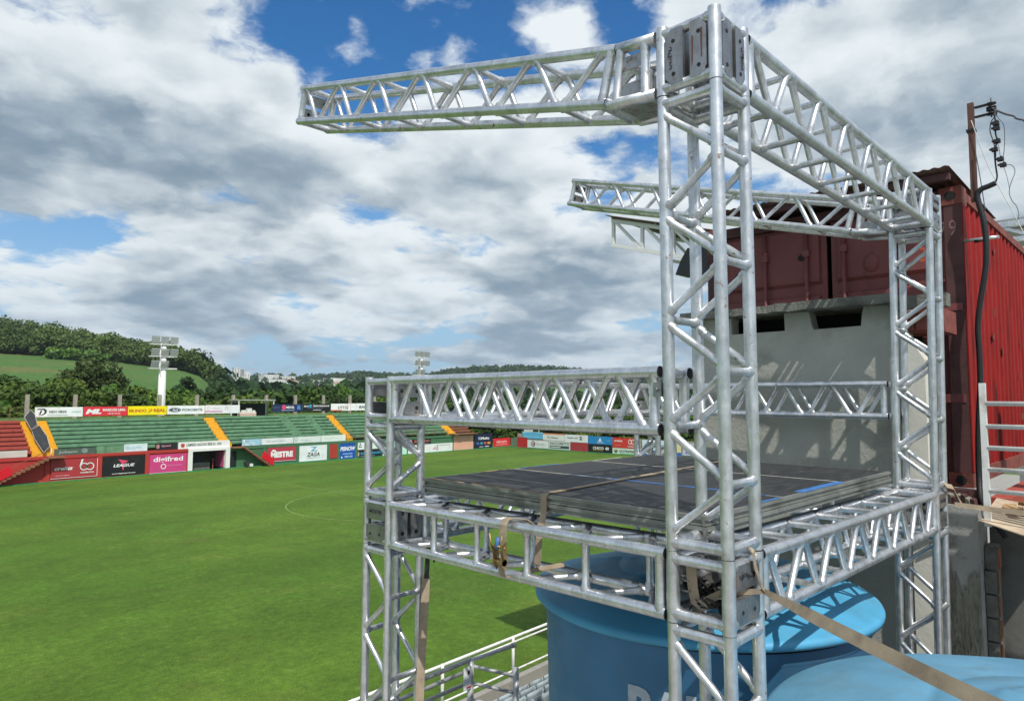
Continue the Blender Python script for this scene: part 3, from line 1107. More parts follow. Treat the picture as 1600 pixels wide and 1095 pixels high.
# ------------------------------------------------------------------ stage deck: two layers of three panels
def stage_panel(label, x0, x1, y0, y1, z, tapes, seed):
    t = thing('stage_panel', label, 'stage panel', (x0, y0, z), WT, 'black stage panels on the truss frame')
    th = 0.0445
    fz = 0.004
    w = 0.022
    for nm, bx in (('edge_rail', ((x0, y0, z), (x1, y0+w, z+th))), ('edge_rail', ((x0, y1-w, z), (x1, y1, z+th))),
                   ('edge_rail', ((x0, y0+w+0.001, z), (x0+w, y1-w-0.001, z+th))), ('edge_rail', ((x1-w, y0+w+0.001, z), (x1, y1-w-0.001, z+th)))):
        mb = MB()
        (a, b, c), (d, e, f) = bx
        # extruded profile: two lips and a recessed web
        kx = 0.010 if d-a > 0.03 and d-a < 0.5 or d-a < 0.03 else 0.0
        ox0, ox1 = (0.012 if abs(a-x0) < 1e-6 and d-a < 0.03 else 0.0), (0.012 if abs(d-x1) < 1e-6 and d-a < 0.03 else 0.0)
        oy0, oy1 = (0.012 if abs(b-y0) < 1e-6 and e-b < 0.03 else 0.0), (0.012 if abs(e-y1) < 1e-6 and e-b < 0.03 else 0.0)
        mb.box((a+0.004*(ox0 > 0), b+0.004*(oy0 > 0), c+0.002), (d-0.004*(ox1 > 0), e-0.004*(oy1 > 0), c+0.011))
        mb.box((a+ox0, b+oy0, c+0.011), (d-ox1, e-oy1, f-0.017))
        mb.box((a, b, f-0.017), (d, e, f))
        part(nm, mb, MT['edge'], t)
    mb = MB()
    r_ = random.Random(seed)
    mb.box((x0+w+0.001, y0+w+0.001, z+th-0.018), (x1-w-0.001, y1-w-0.001, z+th+0.0015))
    part('plywood_top', mb, MT['deck'], t)
    for (ax, ay, bx_, by_, m_, nm) in tapes:
        mb = MB()
        mb.box((ax, ay, z+th+0.002), (bx_, by_, z+th+0.0035))
        part(nm, mb, MT[m_], t)
    return t


PX = [2.655, 3.452, 4.318, 5.185]
PY0, PY1 = 1.452, 3.372
DZ = EZ-0.587
names_ = ['nearest', 'middle', 'farthest']
for lay in (0, 1):
    for k in range(3):
        x0, x1 = PX[k]+0.002, PX[k+1]-0.002
        tp = []
        if lay == 1:
            if k == 0:
                tp = [(x1-0.012, PY0+0.1, x1, PY1-0.85, 'blue_tape', 'tape_strip'), (x1-0.010, PY1-0.85, x1-0.001, PY1-0.02, 'pale_tape', 'worn_edge'),
                      (x0+0.012, PY1-0.95, x0+0.022, PY1-0.42, 'raw_ply', 'bare_edge'), (x0+0.01, PY1-0.36, x0+0.022, PY1-0.05, 'raw_ply', 'bare_edge'),
                      (x1-0.3, PY1-0.016, x1-0.02, PY1-0.004, 'raw_ply', 'bare_edge'), (x1-0.40, PY0+0.004, x1-0.06, PY0+0.022, 'blue_tape', 'tape_strip')]
            elif k == 1:
                tp = [(x1-0.011, PY0+0.05, x1-0.002, PY1-0.03, 'pale_tape', 'worn_edge'), (x0+0.22, PY0+0.005, x1-0.012, PY0+0.055, 'blue_tape', 'tape_strip'),
                      (x0+0.002, PY0+0.30, x0+0.014, PY1-0.5, 'blue_tape', 'tape_strip'), (x0+0.06, PY1-0.022, x1-0.4, PY1-0.008, 'blue_tape', 'tape_strip')]
            else:
                tp = [(x0+0.05, PY1-0.02, x0+0.4, PY1-0.008, 'pale_tape', 'worn_edge')]
        stage_panel('%s black stage panel, %s layer of the deck%s' % (
            names_[k], 'top' if lay else 'bottom', (', with blue tape on its edges' if k == 1 else ', front edge chipped to bare wood' if k == 0 else ', against the grey wall') if lay else ''),
            x0, x1, PY0+0.004*lay, PY1-0.003*lay, DZ+0.046*lay, tp, k+lay*3)
DT = DZ+0.046+0.0445+0.0035


def ribbon(mb, pts, w, side, th=0.003, twist=None, mi=0):
    """flat webbing through pts; side = width direction (or list)"""
    pts = [Vector(p) for p in pts]
    n = len(pts)
    vs, fs = [], []
    for i, p in enumerate(pts):
        d = (pts[min(i+1, n-1)]-pts[max(i-1, 0)]).normalized()
        sd_ = Vector(side[i] if isinstance(side, list) else side)
        sd_ = (sd_-d*sd_.dot(d)).normalized()
        nn = d.cross(sd_)
        ww = w[i] if isinstance(w, (list, tuple)) else w
        for a, b in ((-1, -1), (1, -1), (1, 1), (-1, 1)):
            vs.append(p + sd_*(a*ww/2) + nn*(b*th/2))
    for i in range(n-1):
        for k in range(4):
            k2 = (k+1) % 4
            fs.append((i*4+k, i*4+k2, (i+1)*4+k2, (i+1)*4+k))
    fs += [(3, 2, 1, 0), ((n-1)*4, (n-1)*4+1, (n-1)*4+2, (n-1)*4+3)]
    mb.add(vs, fs, mi)


# strap over the deck and round the front beam
sy = 2.365
t = thing('ratchet_strap', 'tan strap crossing the black deck and front lower beam, with a brass ratchet', 'strap', (2.6, sy, DT), WT)
mb = MB()
ribbon(mb, [(5.2, 2.62, DT+0.002), (4.6, 2.56, DT+0.003), (4.0, 2.50, DT+0.002), (3.3, 2.43, DT+0.003), (2.72, sy+0.005, DT+0.003), (2.650, sy, DT+0.001), (2.645, sy, DT-0.02),
            (2.646, sy, DZ), (2.60, sy-0.01, DZ-0.12), (2.585, sy-0.012, DZ-0.25)], 0.042, [(0.1, 1, 0)]*5+[(0, 1, 0)]*5)
part('webbing', mb, MT['webbing'], t)
ry = 2.455
fx = a1.x+0.008
mb = MB()
zt = EZ-0.632+0.02
ribbon(mb, [(fx+0.19, ry-0.10, EZ-0.70), (fx+0.10, ry-0.03, zt-0.01), (fx+0.02, ry, zt+0.008), (fx-0.012, ry, zt+0.004), (fx-0.030, ry, zt-0.022), (fx-0.033, ry, zt-0.06), (fx-0.034, ry, zt-0.12)], 0.045, (0, 1, 0))
ribbon(mb, [(fx-0.038, ry, zt-0.21), (fx-0.040, ry, zt-0.255), (fx-0.028, ry, zt-0.275), (fx+0.0, ry, zt-0.28), (fx+0.06, ry-0.02, zt-0.27), (fx+0.20, ry-0.20, zt-0.22)], 0.045, (0, 1, 0))
part('webbing', mb, MT['webbing'], t)
mb = MB()
for s in (-1, 1):
    mb.prism([(fx-0.036, ry+s*0.026, zt-0.10), (fx-0.075, ry+s*0.026, zt-0.12), (fx-0.078, ry+s*0.026, zt-0.20), (fx-0.05, ry+s*0.026, zt-0.24), (fx-0.034, ry+s*0.026, zt-0.22)], (0, s*0.004, 0))
mb.tube([(fx-0.052, ry-0.03, zt-0.20), (fx-0.052, ry+0.03, zt-0.20)], 0.017, 14)
mb.tube([(fx-0.05, ry-0.034, zt-0.13), (fx-0.05, ry+0.034, zt-0.13)], 0.006, 8)
part('ratchet', mb, MT['ratchet'], t)
mb = MB()
for s in (-1, 1):
    mb.tube([(fx-0.06, ry+s*0.030, zt-0.19), (fx-0.08, ry+s*0.034, zt-0.12), (fx-0.085, ry+s*0.044, zt-0.06)], 0.005, 6)
mb.tube([(fx-0.081, ry-0.034, zt-0.118), (fx-0.081, ry+0.034, zt-0.118)], 0.006, 8)
part('handle', mb, MT['ratchet'], t)
mb = MB()
mb.tube([(fx-0.072, ry-0.004, zt-0.075), (fx-0.078, ry-0.004, zt-0.13)], 0.012, 10)
part('handle_grip', mb, MT['blue_tape'], t)

# strap tied to the near block, running out to lower right
t = thing('tie_strap', 'pale tan strap running from the near corner block to the lower right, over the lids', 'strap', (2.6, 1.4, EZ-0.7), WT)
mb = MB()
qx, qy = a1.x, a1.y
ribbon(mb, [(qx+0.10, qy+0.03, EZ-0.585), (qx+0.13, qy-0.012, EZ-0.575), (qx+0.145, qy-0.032, EZ-0.60), (qx+0.155, qy-0.034, EZ-0.66), (qx+0.185, qy-0.042, EZ-0.735), (qx+0.20, qy-0.05, EZ-0.760)],
       [0.036, 0.036, 0.034, 0.030, 0.022, 0.016], (1, 0.15, 0))
part('webbing', mb, MT['webbing'], t)
mb = MB()
A_ = Vector((qx+0.20, qy-0.05, EZ-0.760))
B_ = Vector((1.928, 0.32, EZ-0.685))
B2 = A_+(B_-A_)*1.9
pts = [A_+(B2-A_)*f - ZZ*(0.06*math.sin(math.pi*f)*0.35) for f in [i/14 for i in range(15)]]
ribbon(mb, pts, [0.020, 0.030]+[0.042]*13, (0.62, 0.15, 0.75))
part('webbing', mb, MT['webbing'], t)
mb = MB()
ribbon(mb, [A_, (qx+0.17, qy-0.030, EZ-0.758), (qx+0.12, qy+0.0, EZ-0.755), (qx+0.06, qy+0.06, EZ-0.76), (qx+0.04, qy+0.12, EZ-0.80)], [0.016, 0.02, 0.024, 0.03, 0.03], (0, 0, 1))
part('webbing', mb, MT['webbing'], t)

# strap hanging at the left leg
t = thing('hanging_strap', 'tan webbing strap with a dark hook hanging down beside the left truss leg', 'strap', (CX+S_, CY, EZ-0.95), WT)
mb = MB()
hx, hy = CX+S_-0.04, CY-0.07
ribbon(mb, [(hx+0.05, hy+0.01, EZ-1.13), (hx+0.03, hy, EZ-1.35), (hx+0.0, hy-0.01, EZ-1.7), (hx-0.03, hy-0.02, EZ-2.2), (hx-0.06, hy-0.03, EZ-2.9), (hx-0.08, hy-0.03, EZ-3.5)], 0.052, (0.70, -0.72, 0))
part('webbing', mb, MT['webbing'], t)
mb = MB()
ribbon(mb, [(hx+0.075, hy+0.02, EZ-0.90), (hx+0.065, hy+0.015, EZ-1.0), (hx+0.05, hy+0.008, EZ-1.15)], [0.02, 0.03, 0.03], (0.70, -0.72, 0), 0.006)
mb.tube([(hx+0.075, hy+0.02, EZ-0.90), (hx+0.09, hy, EZ-0.97), (hx+0.10, hy-0.02, EZ-1.02), (hx+0.085, hy-0.02, EZ-1.05)], 0.007, 8)
part('hook', mb, MT['rubber'], t)

# strap at the right tower
t = thing('guy_strap', 'frayed tan strap stretched from the far right corner block past the concrete column', 'strap', (BX+0.2, BY, EZ-0.7), WT)
mb = MB()
ribbon(mb, [(BX+0.16, BY-0.02, EZ-0.62), (BX+0.26, BY-0.045, EZ-0.64), (BX+0.33, BY-0.07, EZ-0.74), (BX+0.35, BY-0.10, EZ-0.80)], 0.045, (1, 0.3, 0.4))
part('webbing', mb, MT['webbing'], t)
mb = MB()
ribbon(mb, [(BX+0.27, BY-0.05, EZ-0.765), (BX+0.35, BY-0.25, EZ-0.785), (BX+0.42, BY-0.55, EZ-0.80), (BX+0.55, BY-1.2, EZ-0.83)], 0.036, (0, 0.2, 1))
part('webbing', mb, MT['webbing'], t)

# spare webbing stuffed into the near block
t = thing('webbing_bundle', 'bundle of dark folded webbing stuffed inside the lowest near corner block', 'strap', (qx+0.1, qy+0.1, EZ-0.86), WT)
mb = MB()
for k in range(7):
    pts = [(qx+0.04+0.02*k+0.03*math.sin(k+i), qy+0.05+0.02*i, EZ-0.84+0.012*k+0.035*abs(math.sin(i*0.9+k))) for i in range(8)]
    ribbon(mb, pts, 0.045, (1, 0.2, 0.3*math.sin(k)))
part('webbing', mb, MT['darkweb'], t)
mb = MB()
ribbon(mb, [(qx+0.02, qy+0.17, EZ-0.65), (qx+0.03, qy+0.17, EZ-0.75), (qx+0.05, qy+0.16, EZ-0.86)], 0.045, (0, 1, 0))
part('hanging_end', mb, MT['webbing'], t)

# ------------------------------------------------------------------ water tanks
def tank(label, cx, cy, zr, r, lidmat, lettering, seed, ribs):
    t = thing('water_tank', label, 'water tank', (cx, cy, TZ), WT, 'blue water tanks below the deck')
    h = zr-TZ
    mb = MB()
    rb = r-0.055
    prof = [(rb*0.86, 0.0), (rb*0.90, h*0.30), (rb*0.905, h*0.305), (rb*0.915, h*0.31), (rb*0.945, h*0.66), (rb*0.955, h*0.665), (rb*0.965, h*0.675),
            (rb*0.985, h-0.13), (rb*1.0, h-0.11), (rb*1.0, h-0.02)]
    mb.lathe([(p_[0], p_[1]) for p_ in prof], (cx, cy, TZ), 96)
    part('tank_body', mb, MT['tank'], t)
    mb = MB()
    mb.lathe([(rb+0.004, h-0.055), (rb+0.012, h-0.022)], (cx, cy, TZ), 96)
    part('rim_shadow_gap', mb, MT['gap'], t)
    mb = MB()
    r_ = random.Random(seed)
    ph = r_.uniform(0, 6)

    def lidwob(rr, a):
        f = max(0.0, min(1.0, (r-rr)/(0.35*r)))*max(0.0, min(1.0, rr/(0.25*r)))
        return ribs*f*(max(0.0, math.cos(6*a+ph))**4)*1.0 + 0.006*math.sin(3*a+ph)*(rr/r)

    prof = [(r-0.03, -0.030), (r+0.006, -0.028), (r+0.008, -0.004), (r, 0.012), (r-0.02, 0.022), (r*0.95, 0.030), (r*0.90, 0.055), (r*0.8, 0.085), (r*0.7, 0.105), (r*0.6, 0.125), (r*0.5, 0.142),
            (r*0.48, 0.139), (r*0.47, 0.150), (r*0.40, 0.155), (r*0.34, 0.160), (r*0.31, 0.19), (r*0.28, 0.198), (r*0.15, 0.202), (0.001, 0.204)]
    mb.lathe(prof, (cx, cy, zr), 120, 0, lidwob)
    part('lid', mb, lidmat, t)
    if lettering:
        text, ang0, z_, hh, wch = lettering
        mb = MB()
        # the word bends round the body
        vs, fs = text_mesh(text, 0.05)
        rr = rb*0.952+0.012
        Lw = wch*len(text)
        out = []
        for x_, y_ in vs:
            a = ang0 + x_*Lw/rr
            z__ = z_ + y_*hh
            rz = rb*(0.915+(z__/h-0.31)/(0.66-0.31)*0.03) if z__ < h*0.66 else rb*(0.965+(z__/h-0.675)/(1-0.13/h-0.675)*0.02)
            rz += 0.003
            out.append((cx+rz*math.cos(a), cy+rz*math.sin(a), TZ+z__))
        a, b, c = (Vector(out[i]) for i in fs[0][:3])
        nrm = (b-a).cross(c-a)
        ff = fs if nrm.dot(Vector((a.x-cx, a.y-cy, 0))) > 0 else [f[::-1] for f in fs]
        mb.add(out, ff)
        part('lettering', mb, MT['tank_ink'], t)
        mb = MB()
        aa = ang0 - 0.857
        zc = h-0.235
        rz = rb*0.978+0.005
        for r0_, r1_ in ((0.040, 0.030), (0.022, 0.014)):
            ring_ = []
            for k in range(24):
                q_ = 2*math.pi*k/24
                for rr_ in (r0_, r1_):
                    a_ = aa + rr_*math.cos(q_)/rb
                    ring_.append((cx+rz*math.cos(a_), cy+rz*math.sin(a_), TZ+zc+rr_*1.3*math.sin(q_)))
            mb.add(ring_, [(2*k, 2*k+1, (2*k+3) % 48, (2*k+2) % 48) for k in range(24)])
        part('round_emblem', mb, MT['tank_ink'], t)
    return t


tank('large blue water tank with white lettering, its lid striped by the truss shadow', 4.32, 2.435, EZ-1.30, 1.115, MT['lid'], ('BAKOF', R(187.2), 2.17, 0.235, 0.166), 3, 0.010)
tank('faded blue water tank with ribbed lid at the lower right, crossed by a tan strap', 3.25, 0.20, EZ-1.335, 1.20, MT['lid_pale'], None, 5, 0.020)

# ------------------------------------------------------------------ grey building, container, things beside it
def zr(z):
    return EZ+z


t = thing('plaster_building', 'shadowed grey cement building with two black openings under a concrete ledge', 'building', (6.05, 2.5, TZ), WT)
WX0, WX1 = 6.05, 6.20
zt = zr(0.755)
ol = zr(0.60)
outline = [(3.40, TZ), (3.40, zt), (3.03, zt), (3.028, ol-0.004), (2.52, ol), (2.525, zt), (2.31, zt), (2.285, ol+0.03), (2.27, ol-0.006), (1.885, ol), (1.875, zt-0.05), (1.86, zt), (1.545, zt), (1.545, TZ)]
mb = MB()
mb.prism([(WX0, y, z) for y, z in outline], (WX1-WX0, 0, 0))
part('wall', mb, MT['plaster'], t)
mb = MB()
mb.box((WX1+0.001, 3.25, TZ), (9.0, 3.40, zt))
mb.box((WX1+0.001, 1.60, TZ), (6.55, 1.75, zr(-0.75)))
part('wall', mb, MT['plaster'], t)
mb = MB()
mb.box((6.48, 1.55, zr(0.40)), (6.54, 3.24, zt))  # black sheet: the shade behind the openings put into its colour
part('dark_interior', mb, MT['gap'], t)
for y0, y1, c in ((1.62, 2.552, 0), (2.556, 3.49, 1)):
    mb = MB()
    z0, z1 = zr(0.757), zr(0.83)
    # ledge stone with a rough, uneven nose
    n_ = 14
    r_ = random.Random(c)
    prof = []
    for k in range(n_+1):
        y = y0+(y1-y0)*k/n_
        prof.append((5.90+r_.uniform(-0.008, 0.010), y, r_.uniform(-0.008, 0.006)))
    vs, fs = [], []
    for (x, y, dz) in prof:
        vs += [(x, y, z0+dz), (x+0.006, y, z1+dz*0.6-0.008*c), (6.58, y, z1-0.008*c), (6.58, y, z0)]
    for k in range(n_):
        for q_ in range(4):
            q2 = (q_+1) % 4
            fs.append((k*4+q_, (k+1)*4+q_, (k+1)*4+q2, k*4+q2))
    fs += [(0, 1, 2, 3), (n_*4+3, n_*4+2, n_*4+1, n_*4)]
    mb.add(vs, [f[::-1] for f in fs])
    part('ledge', mb, MT['slab'], t)
mb = MB()
mb.box((5.93, 1.245, zr(0.70)), (6.06, 1.618, zr(0.80)))
part('ledge', mb, MT['slab'], t)
mb = MB()
mb.box((6.10, 1.30, zr(0.52)), (6.5, 1.60, zr(0.699)))
for k in range(3):
    mb.box((6.07, 1.32+0.09*k, zr(0.54)), (6.10, 1.40+0.09*k, zr(0.66)))
part('brick_infill', mb, MT['rustrail'], t)
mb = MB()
mb.prism([(6.0, 1.548, TZ), (6.0, 1.548, zr(0.46)), (6.0, 1.50, zr(0.44)), (6.0, 1.42, zr(0.30)), (6.0, 1.412, TZ)], (0.2, 0, 0))  # sunlit wall end as a paler strip, top cut along the ledge's shadow
part('pilaster', mb, MT['sunlit_whitewash'], t, 'pale sunlit strip of limewash at the right end of the wall')

# column and brickwork under the container corner
t = thing('concrete_column', 'light grey concrete column smeared with rough mortar, under the container corner', 'column', (6.3, 1.28, TZ), WT)
mb = MB()
mb.box((6.30, 1.172, TZ), (6.62, 1.405, zr(-0.83)))
part('shaft', mb, MT['column'], t)
mb = MB()
nx, nz = 22, 84
vs, fs = [], []
ga = [[rnd.uniform(-1, 1) for _ in range(40)] for _ in range(40)]


def lump(u, v):
    i, j = int(u) % 38, int(v) % 38
    a, b = u-int(u), v-int(v)
    a, b = a*a*(3-2*a), b*b*(3-2*b)
    return (ga[i][j]*(1-a)+ga[i+1][j]*a)*(1-b) + (ga[i][j+1]*(1-a)+ga[i+1][j+1]*a)*b


for j in range(nz+1):
    for i in range(nx+1):
        y = 1.172+0.232*i/nx
        ztop = zr(-1.40)+0.12*lump(i*0.22+3, 5)+0.09*lump(i*0.6+1, 9)
        z = TZ + (ztop-TZ)*j/nz
        e = min(1.0, 5*(nz-j)/nz)
        d = 0.012+e*(0.030 + 0.022*lump(y*22+2, z*16) + 0.014*lump(y*55, z*48+7) + 0.008*rnd.uniform(-1, 1))
        vs.append((6.30-max(0.003, d), y, z))
for j in range(nz):
    for i in range(nx):
        a = j*(nx+1)+i
        fs.append((a, a+nx+1, a+nx+2, a+1))
k0 = len(vs)
vs += [(6.305, v[1], v[2]) for v in vs[:(nx+1)*(nz+1)]]
for i in range(nx):
    a = nz*(nx+1)+i
    fs.append((a, k0+a, k0+a+1, a+1))
for j in range(nz):
    for i in (0, nx):
        a = j*(nx+1)+i
        fs.append((a, a+nx+1, k0+a+nx+1, k0+a))
mb.add(vs, fs, 0, False)
part('mortar_smear', mb, MT['mortar'], t)
for k in range(7):
    r_ = random.Random(90+k)
    mb = MB()
    y, x = 1.19+0.032*k, 6.31+r_.uniform(0, 0.05)
    h = r_.uniform(0.05, 0.108)
    mb.prism([(x, y, zr(-0.829)), (x+r_.uniform(0, 0.02), y+0.036, zr(-0.829)), (x+0.01, y+0.034, zr(-0.829)+h), (x-0.005, y+0.006, zr(-0.829)+h*r_.uniform(0.7, 1))], (0.34, 0, 0))
    part('mortar_lump', mb, MT['mortar'] if k % 2 else MT['maroon_dark'], t)
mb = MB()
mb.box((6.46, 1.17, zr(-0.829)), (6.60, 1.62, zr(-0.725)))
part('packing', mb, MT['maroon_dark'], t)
t = thing('brick_pier', 'dark mortar-covered brick pier with a raw orange edge, right of the column', 'brick pier', (6.42, 1.12, TZ), WT)
zz = TZ
k = 0
while zz < zr(-1.16):
    h = 0.165
    r_ = random.Random(k)
    mb = MB()
    mb.box((6.44+r_.uniform(-0.012, 0.012), 1.085+r_.uniform(0, 0.012), zz), (6.62, 1.166, zz+h))
    part('brick', mb, MT['brickgrey'], t)
    mb = MB()
    mb.box((6.452+r_.uniform(0, 0.01), 1.074+r_.uniform(-0.004, 0.006), zz+0.004), (6.485+r_.uniform(-0.015, 0.015), 1.0845, zz+h-0.004))
    part('brick_face', mb, MT['brickred'], t)
    zz += h+0.014
    k += 1
mb = MB()
mb.box((6.47, 1.09, TZ), (6.60, 1.16, zz))
part('mortar_core', mb, MT['mortar'], t)
mb = MB()
mb.box((6.66, -3.0, TZ), (6.735, 1.165, zr(-0.935)))
solid('grey_screen', mb, MT['darkwall'], (6.7, 0, TZ), WT, 'dim grey board wall below the landing, right of the brick pier', 'wall')

# landing with green matting, railing, sheets of board
mb = MB()
mb.box((6.74, -3.0, zr(-1.017)), (13.0, 1.16, zr(-0.92)))
solid('landing', mb, MT['terrace'], (8, 0, zr(-0.95)), WT, kind='structure')
mb = MB()
mb.box((6.76, -3.0, zr(-0.916)), (13.0, 1.028, zr(-0.90)))
solid('green_mat', mb, MT['matgreen'], (8, 0, zr(-0.9)), WT, 'dark green floor matting behind the white railing', 'floor mat')
mb = MB()
mb.box((6.76, 1.03, zr(-0.916)), (12.7, 1.17, zr(-0.80)))
solid('red_kerb', mb, MT['redpaint'], (8, 1.1, zr(-0.9)), WT, 'red painted kerb along the foot of the container side', 'kerb')

t = thing('railing', 'white tubular railing at the right edge with five rails and a rusty lower one', 'railing', (6.0, 0.9, zr(-0.92)), WT)
mb = MB()
mb.box((5.985, 1.035, zr(-0.92)), (6.02, 1.075, zr(0.115)))
part('post', mb, MT['whitepaint'], t)
for z in (-0.035, -0.20, -0.355, -0.51, -0.665):
    mb = MB()
    mb.tube([(6.0, 1.04, zr(z)), (6.0, -1.2, zr(z-0.003))], 0.0175, 12)
    part('rail', mb, MT['whitepaint'], t)
mb = MB()
mb.box((5.985, -1.24, zr(-0.92)), (6.02, -1.20, zr(0.115)))
part('post', mb, MT['whitepaint'], t)
mb = MB()
mb.box((7.6, 0.62, zr(-0.90)), (7.72, 0.92, zr(0.62)))
solid('ochre_post', mb, MT['ochre'], (7.6, 0.8, zr(-0.9)), WT, 'ochre upright board behind the white railing at the right edge', 'post')

t = thing('board_sheet', 'pale sheet of board tipped over the landing edge, with brown scraps on it', 'board', (6.1, 0.95, zr(-0.85)), WT)
mb = MB()
mb.prism([(5.93, 1.09, zr(-0.88)), (6.62, 1.10, zr(-0.79)), (6.60, 0.55, zr(-0.86)), (5.75, 0.45, zr(-1.02))], (0.0, 0, 0.008))
part('sheet', mb, MT['cardboard'], t)
for k in range(9):
    r_ = random.Random(40+k)
    mb = MB()
    x, y = 6.25+r_.uniform(0, 0.3), 0.75+r_.uniform(0, 0.22)
    z = zr(-0.86)+0.025
    a = r_.uniform(0, 3)
    w, h = r_.uniform(0.05, 0.12), r_.uniform(0.03, 0.08)
    mb.prism([(x-w*math.cos(a), y-w*math.sin(a), z), (x+w*math.cos(a), y+w*math.sin(a), z+r_.uniform(0, 0.05)),
              (x+w*math.cos(a)-h*math.sin(a), y+w*math.sin(a)+h*math.cos(a), z+r_.uniform(0.02, 0.08)), (x-w*math.cos(a)-h*math.sin(a), y-w*math.sin(a)+h*math.cos(a), z+r_.uniform(0, 0.05))], (0, 0, 0.004))
    part('scrap', mb, MT['debris'], t)

# shipping container
X0, X1, Y0, Y1 = 6.60, 12.66, 1.25, 3.56
Z0, Z1 = zr(-0.72), zr(1.76)
t = thing('shipping_container', 'old shipping container with a shaded maroon end and a bright red corrugated side', 'container', (X0, 2.4, Z0), WT)
PW = 0.13
for y0, y1 in ((Y0, Y0+PW), (Y1-PW, Y1)):
    mb = MB()
    mb.box((X0, y0, Z0+0.12), (X0+0.10, y1, Z1-0.14))
    part('corner_post', mb, MT['maroon_dark'], t)
for y0, y1 in ((Y0-0.006, Y0+0.165), (Y1-0.165, Y1+0.006)):
    for z0, z1 in ((Z0, Z0+0.118), (Z1-0.138, Z1+0.012)):
        mb = MB()
        # casting: a solid block, the shade of its hole a black disc on the face
        mb.box((X0-0.006, y0, z0), (X0+0.17, y1, z1))
        c = Vector((X0-0.006, (y0+y1)/2, (z0+z1)/2))
        mb.tube([c-XX*0.001, c-XX*0.003], 0.04, 16, True, mi=1)
        part('corner_casting', mb, [MT['rustrail'], MT['hole']], t)
mb = MB()
mb.box((X0+0.006, Y0+0.167, Z1-0.10), (X0+0.09, Y1-0.167, Z1-0.003))
part('top_rail', mb, MT['maroon_dark'], t)
mb = MB()
mb.box((X0+0.006, Y0+0.167, Z0+0.003), (X0+0.09, Y1-0.167, Z0+0.10))
part('sill', mb, MT['maroon_dark'], t)
ym = 2.335
for y0, y1 in ((Y0+PW+0.004, ym-0.022), (ym+0.022, Y1-PW-0.004)):
    mb = MB()
    xb = X0+0.055
    mb.box((xb, y0, Z0+0.104), (xb+0.03, y1, Z1-0.104))
    zs = [Z0+0.13, Z0+0.55, Z0+0.66, Z0+1.10, Z0+1.21, Z0+1.70, Z0+1.80, Z1-0.13]
    for i in range(0, len(zs)-1, 2):
        a, b = zs[i], zs[i+1]
        # raised field with bevelled borders
        o_ = [(xb-0.001, y0+0.05, a), (xb-0.001, y1-0.05, a), (xb-0.001, y1-0.05, b), (xb-0.001, y0+0.05, b)]
        i_ = [(xb-0.032, y0+0.062, a+0.03), (xb-0.032, y1-0.062, a+0.03), (xb-0.032, y1-0.062, b-0.012), (xb-0.032, y0+0.062, b-0.012)]
        vs = o_+i_
        mb.add(vs, [(4, 7, 6, 5), (0, 4, 5, 1), (1, 5, 6, 2), (2, 6, 7, 3), (3, 7, 4, 0)])
    dr = part('door', mb, MT['maroon'], t)
for y in (2.93, 2.525, 2.185, 1.72):
    mb = MB()
    mb.tube([(X0-0.004, y, Z0+0.14), (X0-0.004, y, Z1-0.14)], 0.017, 10)
    for z in (Z0+0.3, Z0+0.9, Z0+1.5, Z0+2.1):
        mb.box((X0-0.022, y-0.03, z-0.03), (X0+0.03, y+0.03, z+0.03))
    part('lock_rod', mb, MT['maroon'], t)
for bx in (((X0-0.006, Y0+0.14, zr(0.98)), (X0+0.018, 1.63, zr(1.0))), ((X0-0.006, Y0+0.02, zr(0.73)), (X0-0.001, Y0+PW+0.06, zr(0.79))),
           ((X0-0.006, Y0+0.02, zr(-0.03)), (X0-0.001, Y0+PW+0.06, zr(0.04)))):
    mb = MB()
    mb.box(*bx)
    part('hinge', mb, MT['maroon'], t)
mb = MB()
prof = [(0.001, -0.03), (0.05, -0.026), (0.065, -0.012), (0.075, 0.0)]
vs, fs = [], []
for i, (r, d) in enumerate(prof):
    for k in range(20):
        a = 2*math.pi*k/20
        vs.append((X0+0.022+d, 1.96+r*math.cos(a)*0.9, zr(1.22)+r*math.sin(a)*1.2))
for i in range(3):
    for k in range(20):
        fs.append((i*20+k, i*20+(k+1) % 20, (i+1)*20+(k+1) % 20, (i+1)*20+k))
mb.add(vs, fs, 0, True)
part('vent_boss', mb, MT['maroon'], t)
mb = MB()
mb.tube([(X0+0.021, 2.585, zr(1.35)), (X0+0.016, 2.585, zr(1.35))], 0.03, 16)
part('drilled_hole', mb, MT['hole'], t)
mb = MB()
put_text(mb, '7', (X0+0.0215, 1.435, zr(1.34)), -YY, ZZ, -XX, 0.055, 0.15, 0.0, 0.1)
part('numeral', mb, ink('#b98f88'), t)
mb = MB()
put_text(mb, '9', (X0-0.0015, 1.345, zr(1.36)), -YY, ZZ, -XX, 0.05, 0.13, -0.01)
part('numeral', mb, ink('#8d6a66'), t)
mb = MB()
put_text(mb, '3', (X0+0.0215, 1.575, zr(1.17)), -YY, ZZ, -XX, 0.05, 0.13, 0.02)
part('numeral', mb, ink('#c2553f'), t)
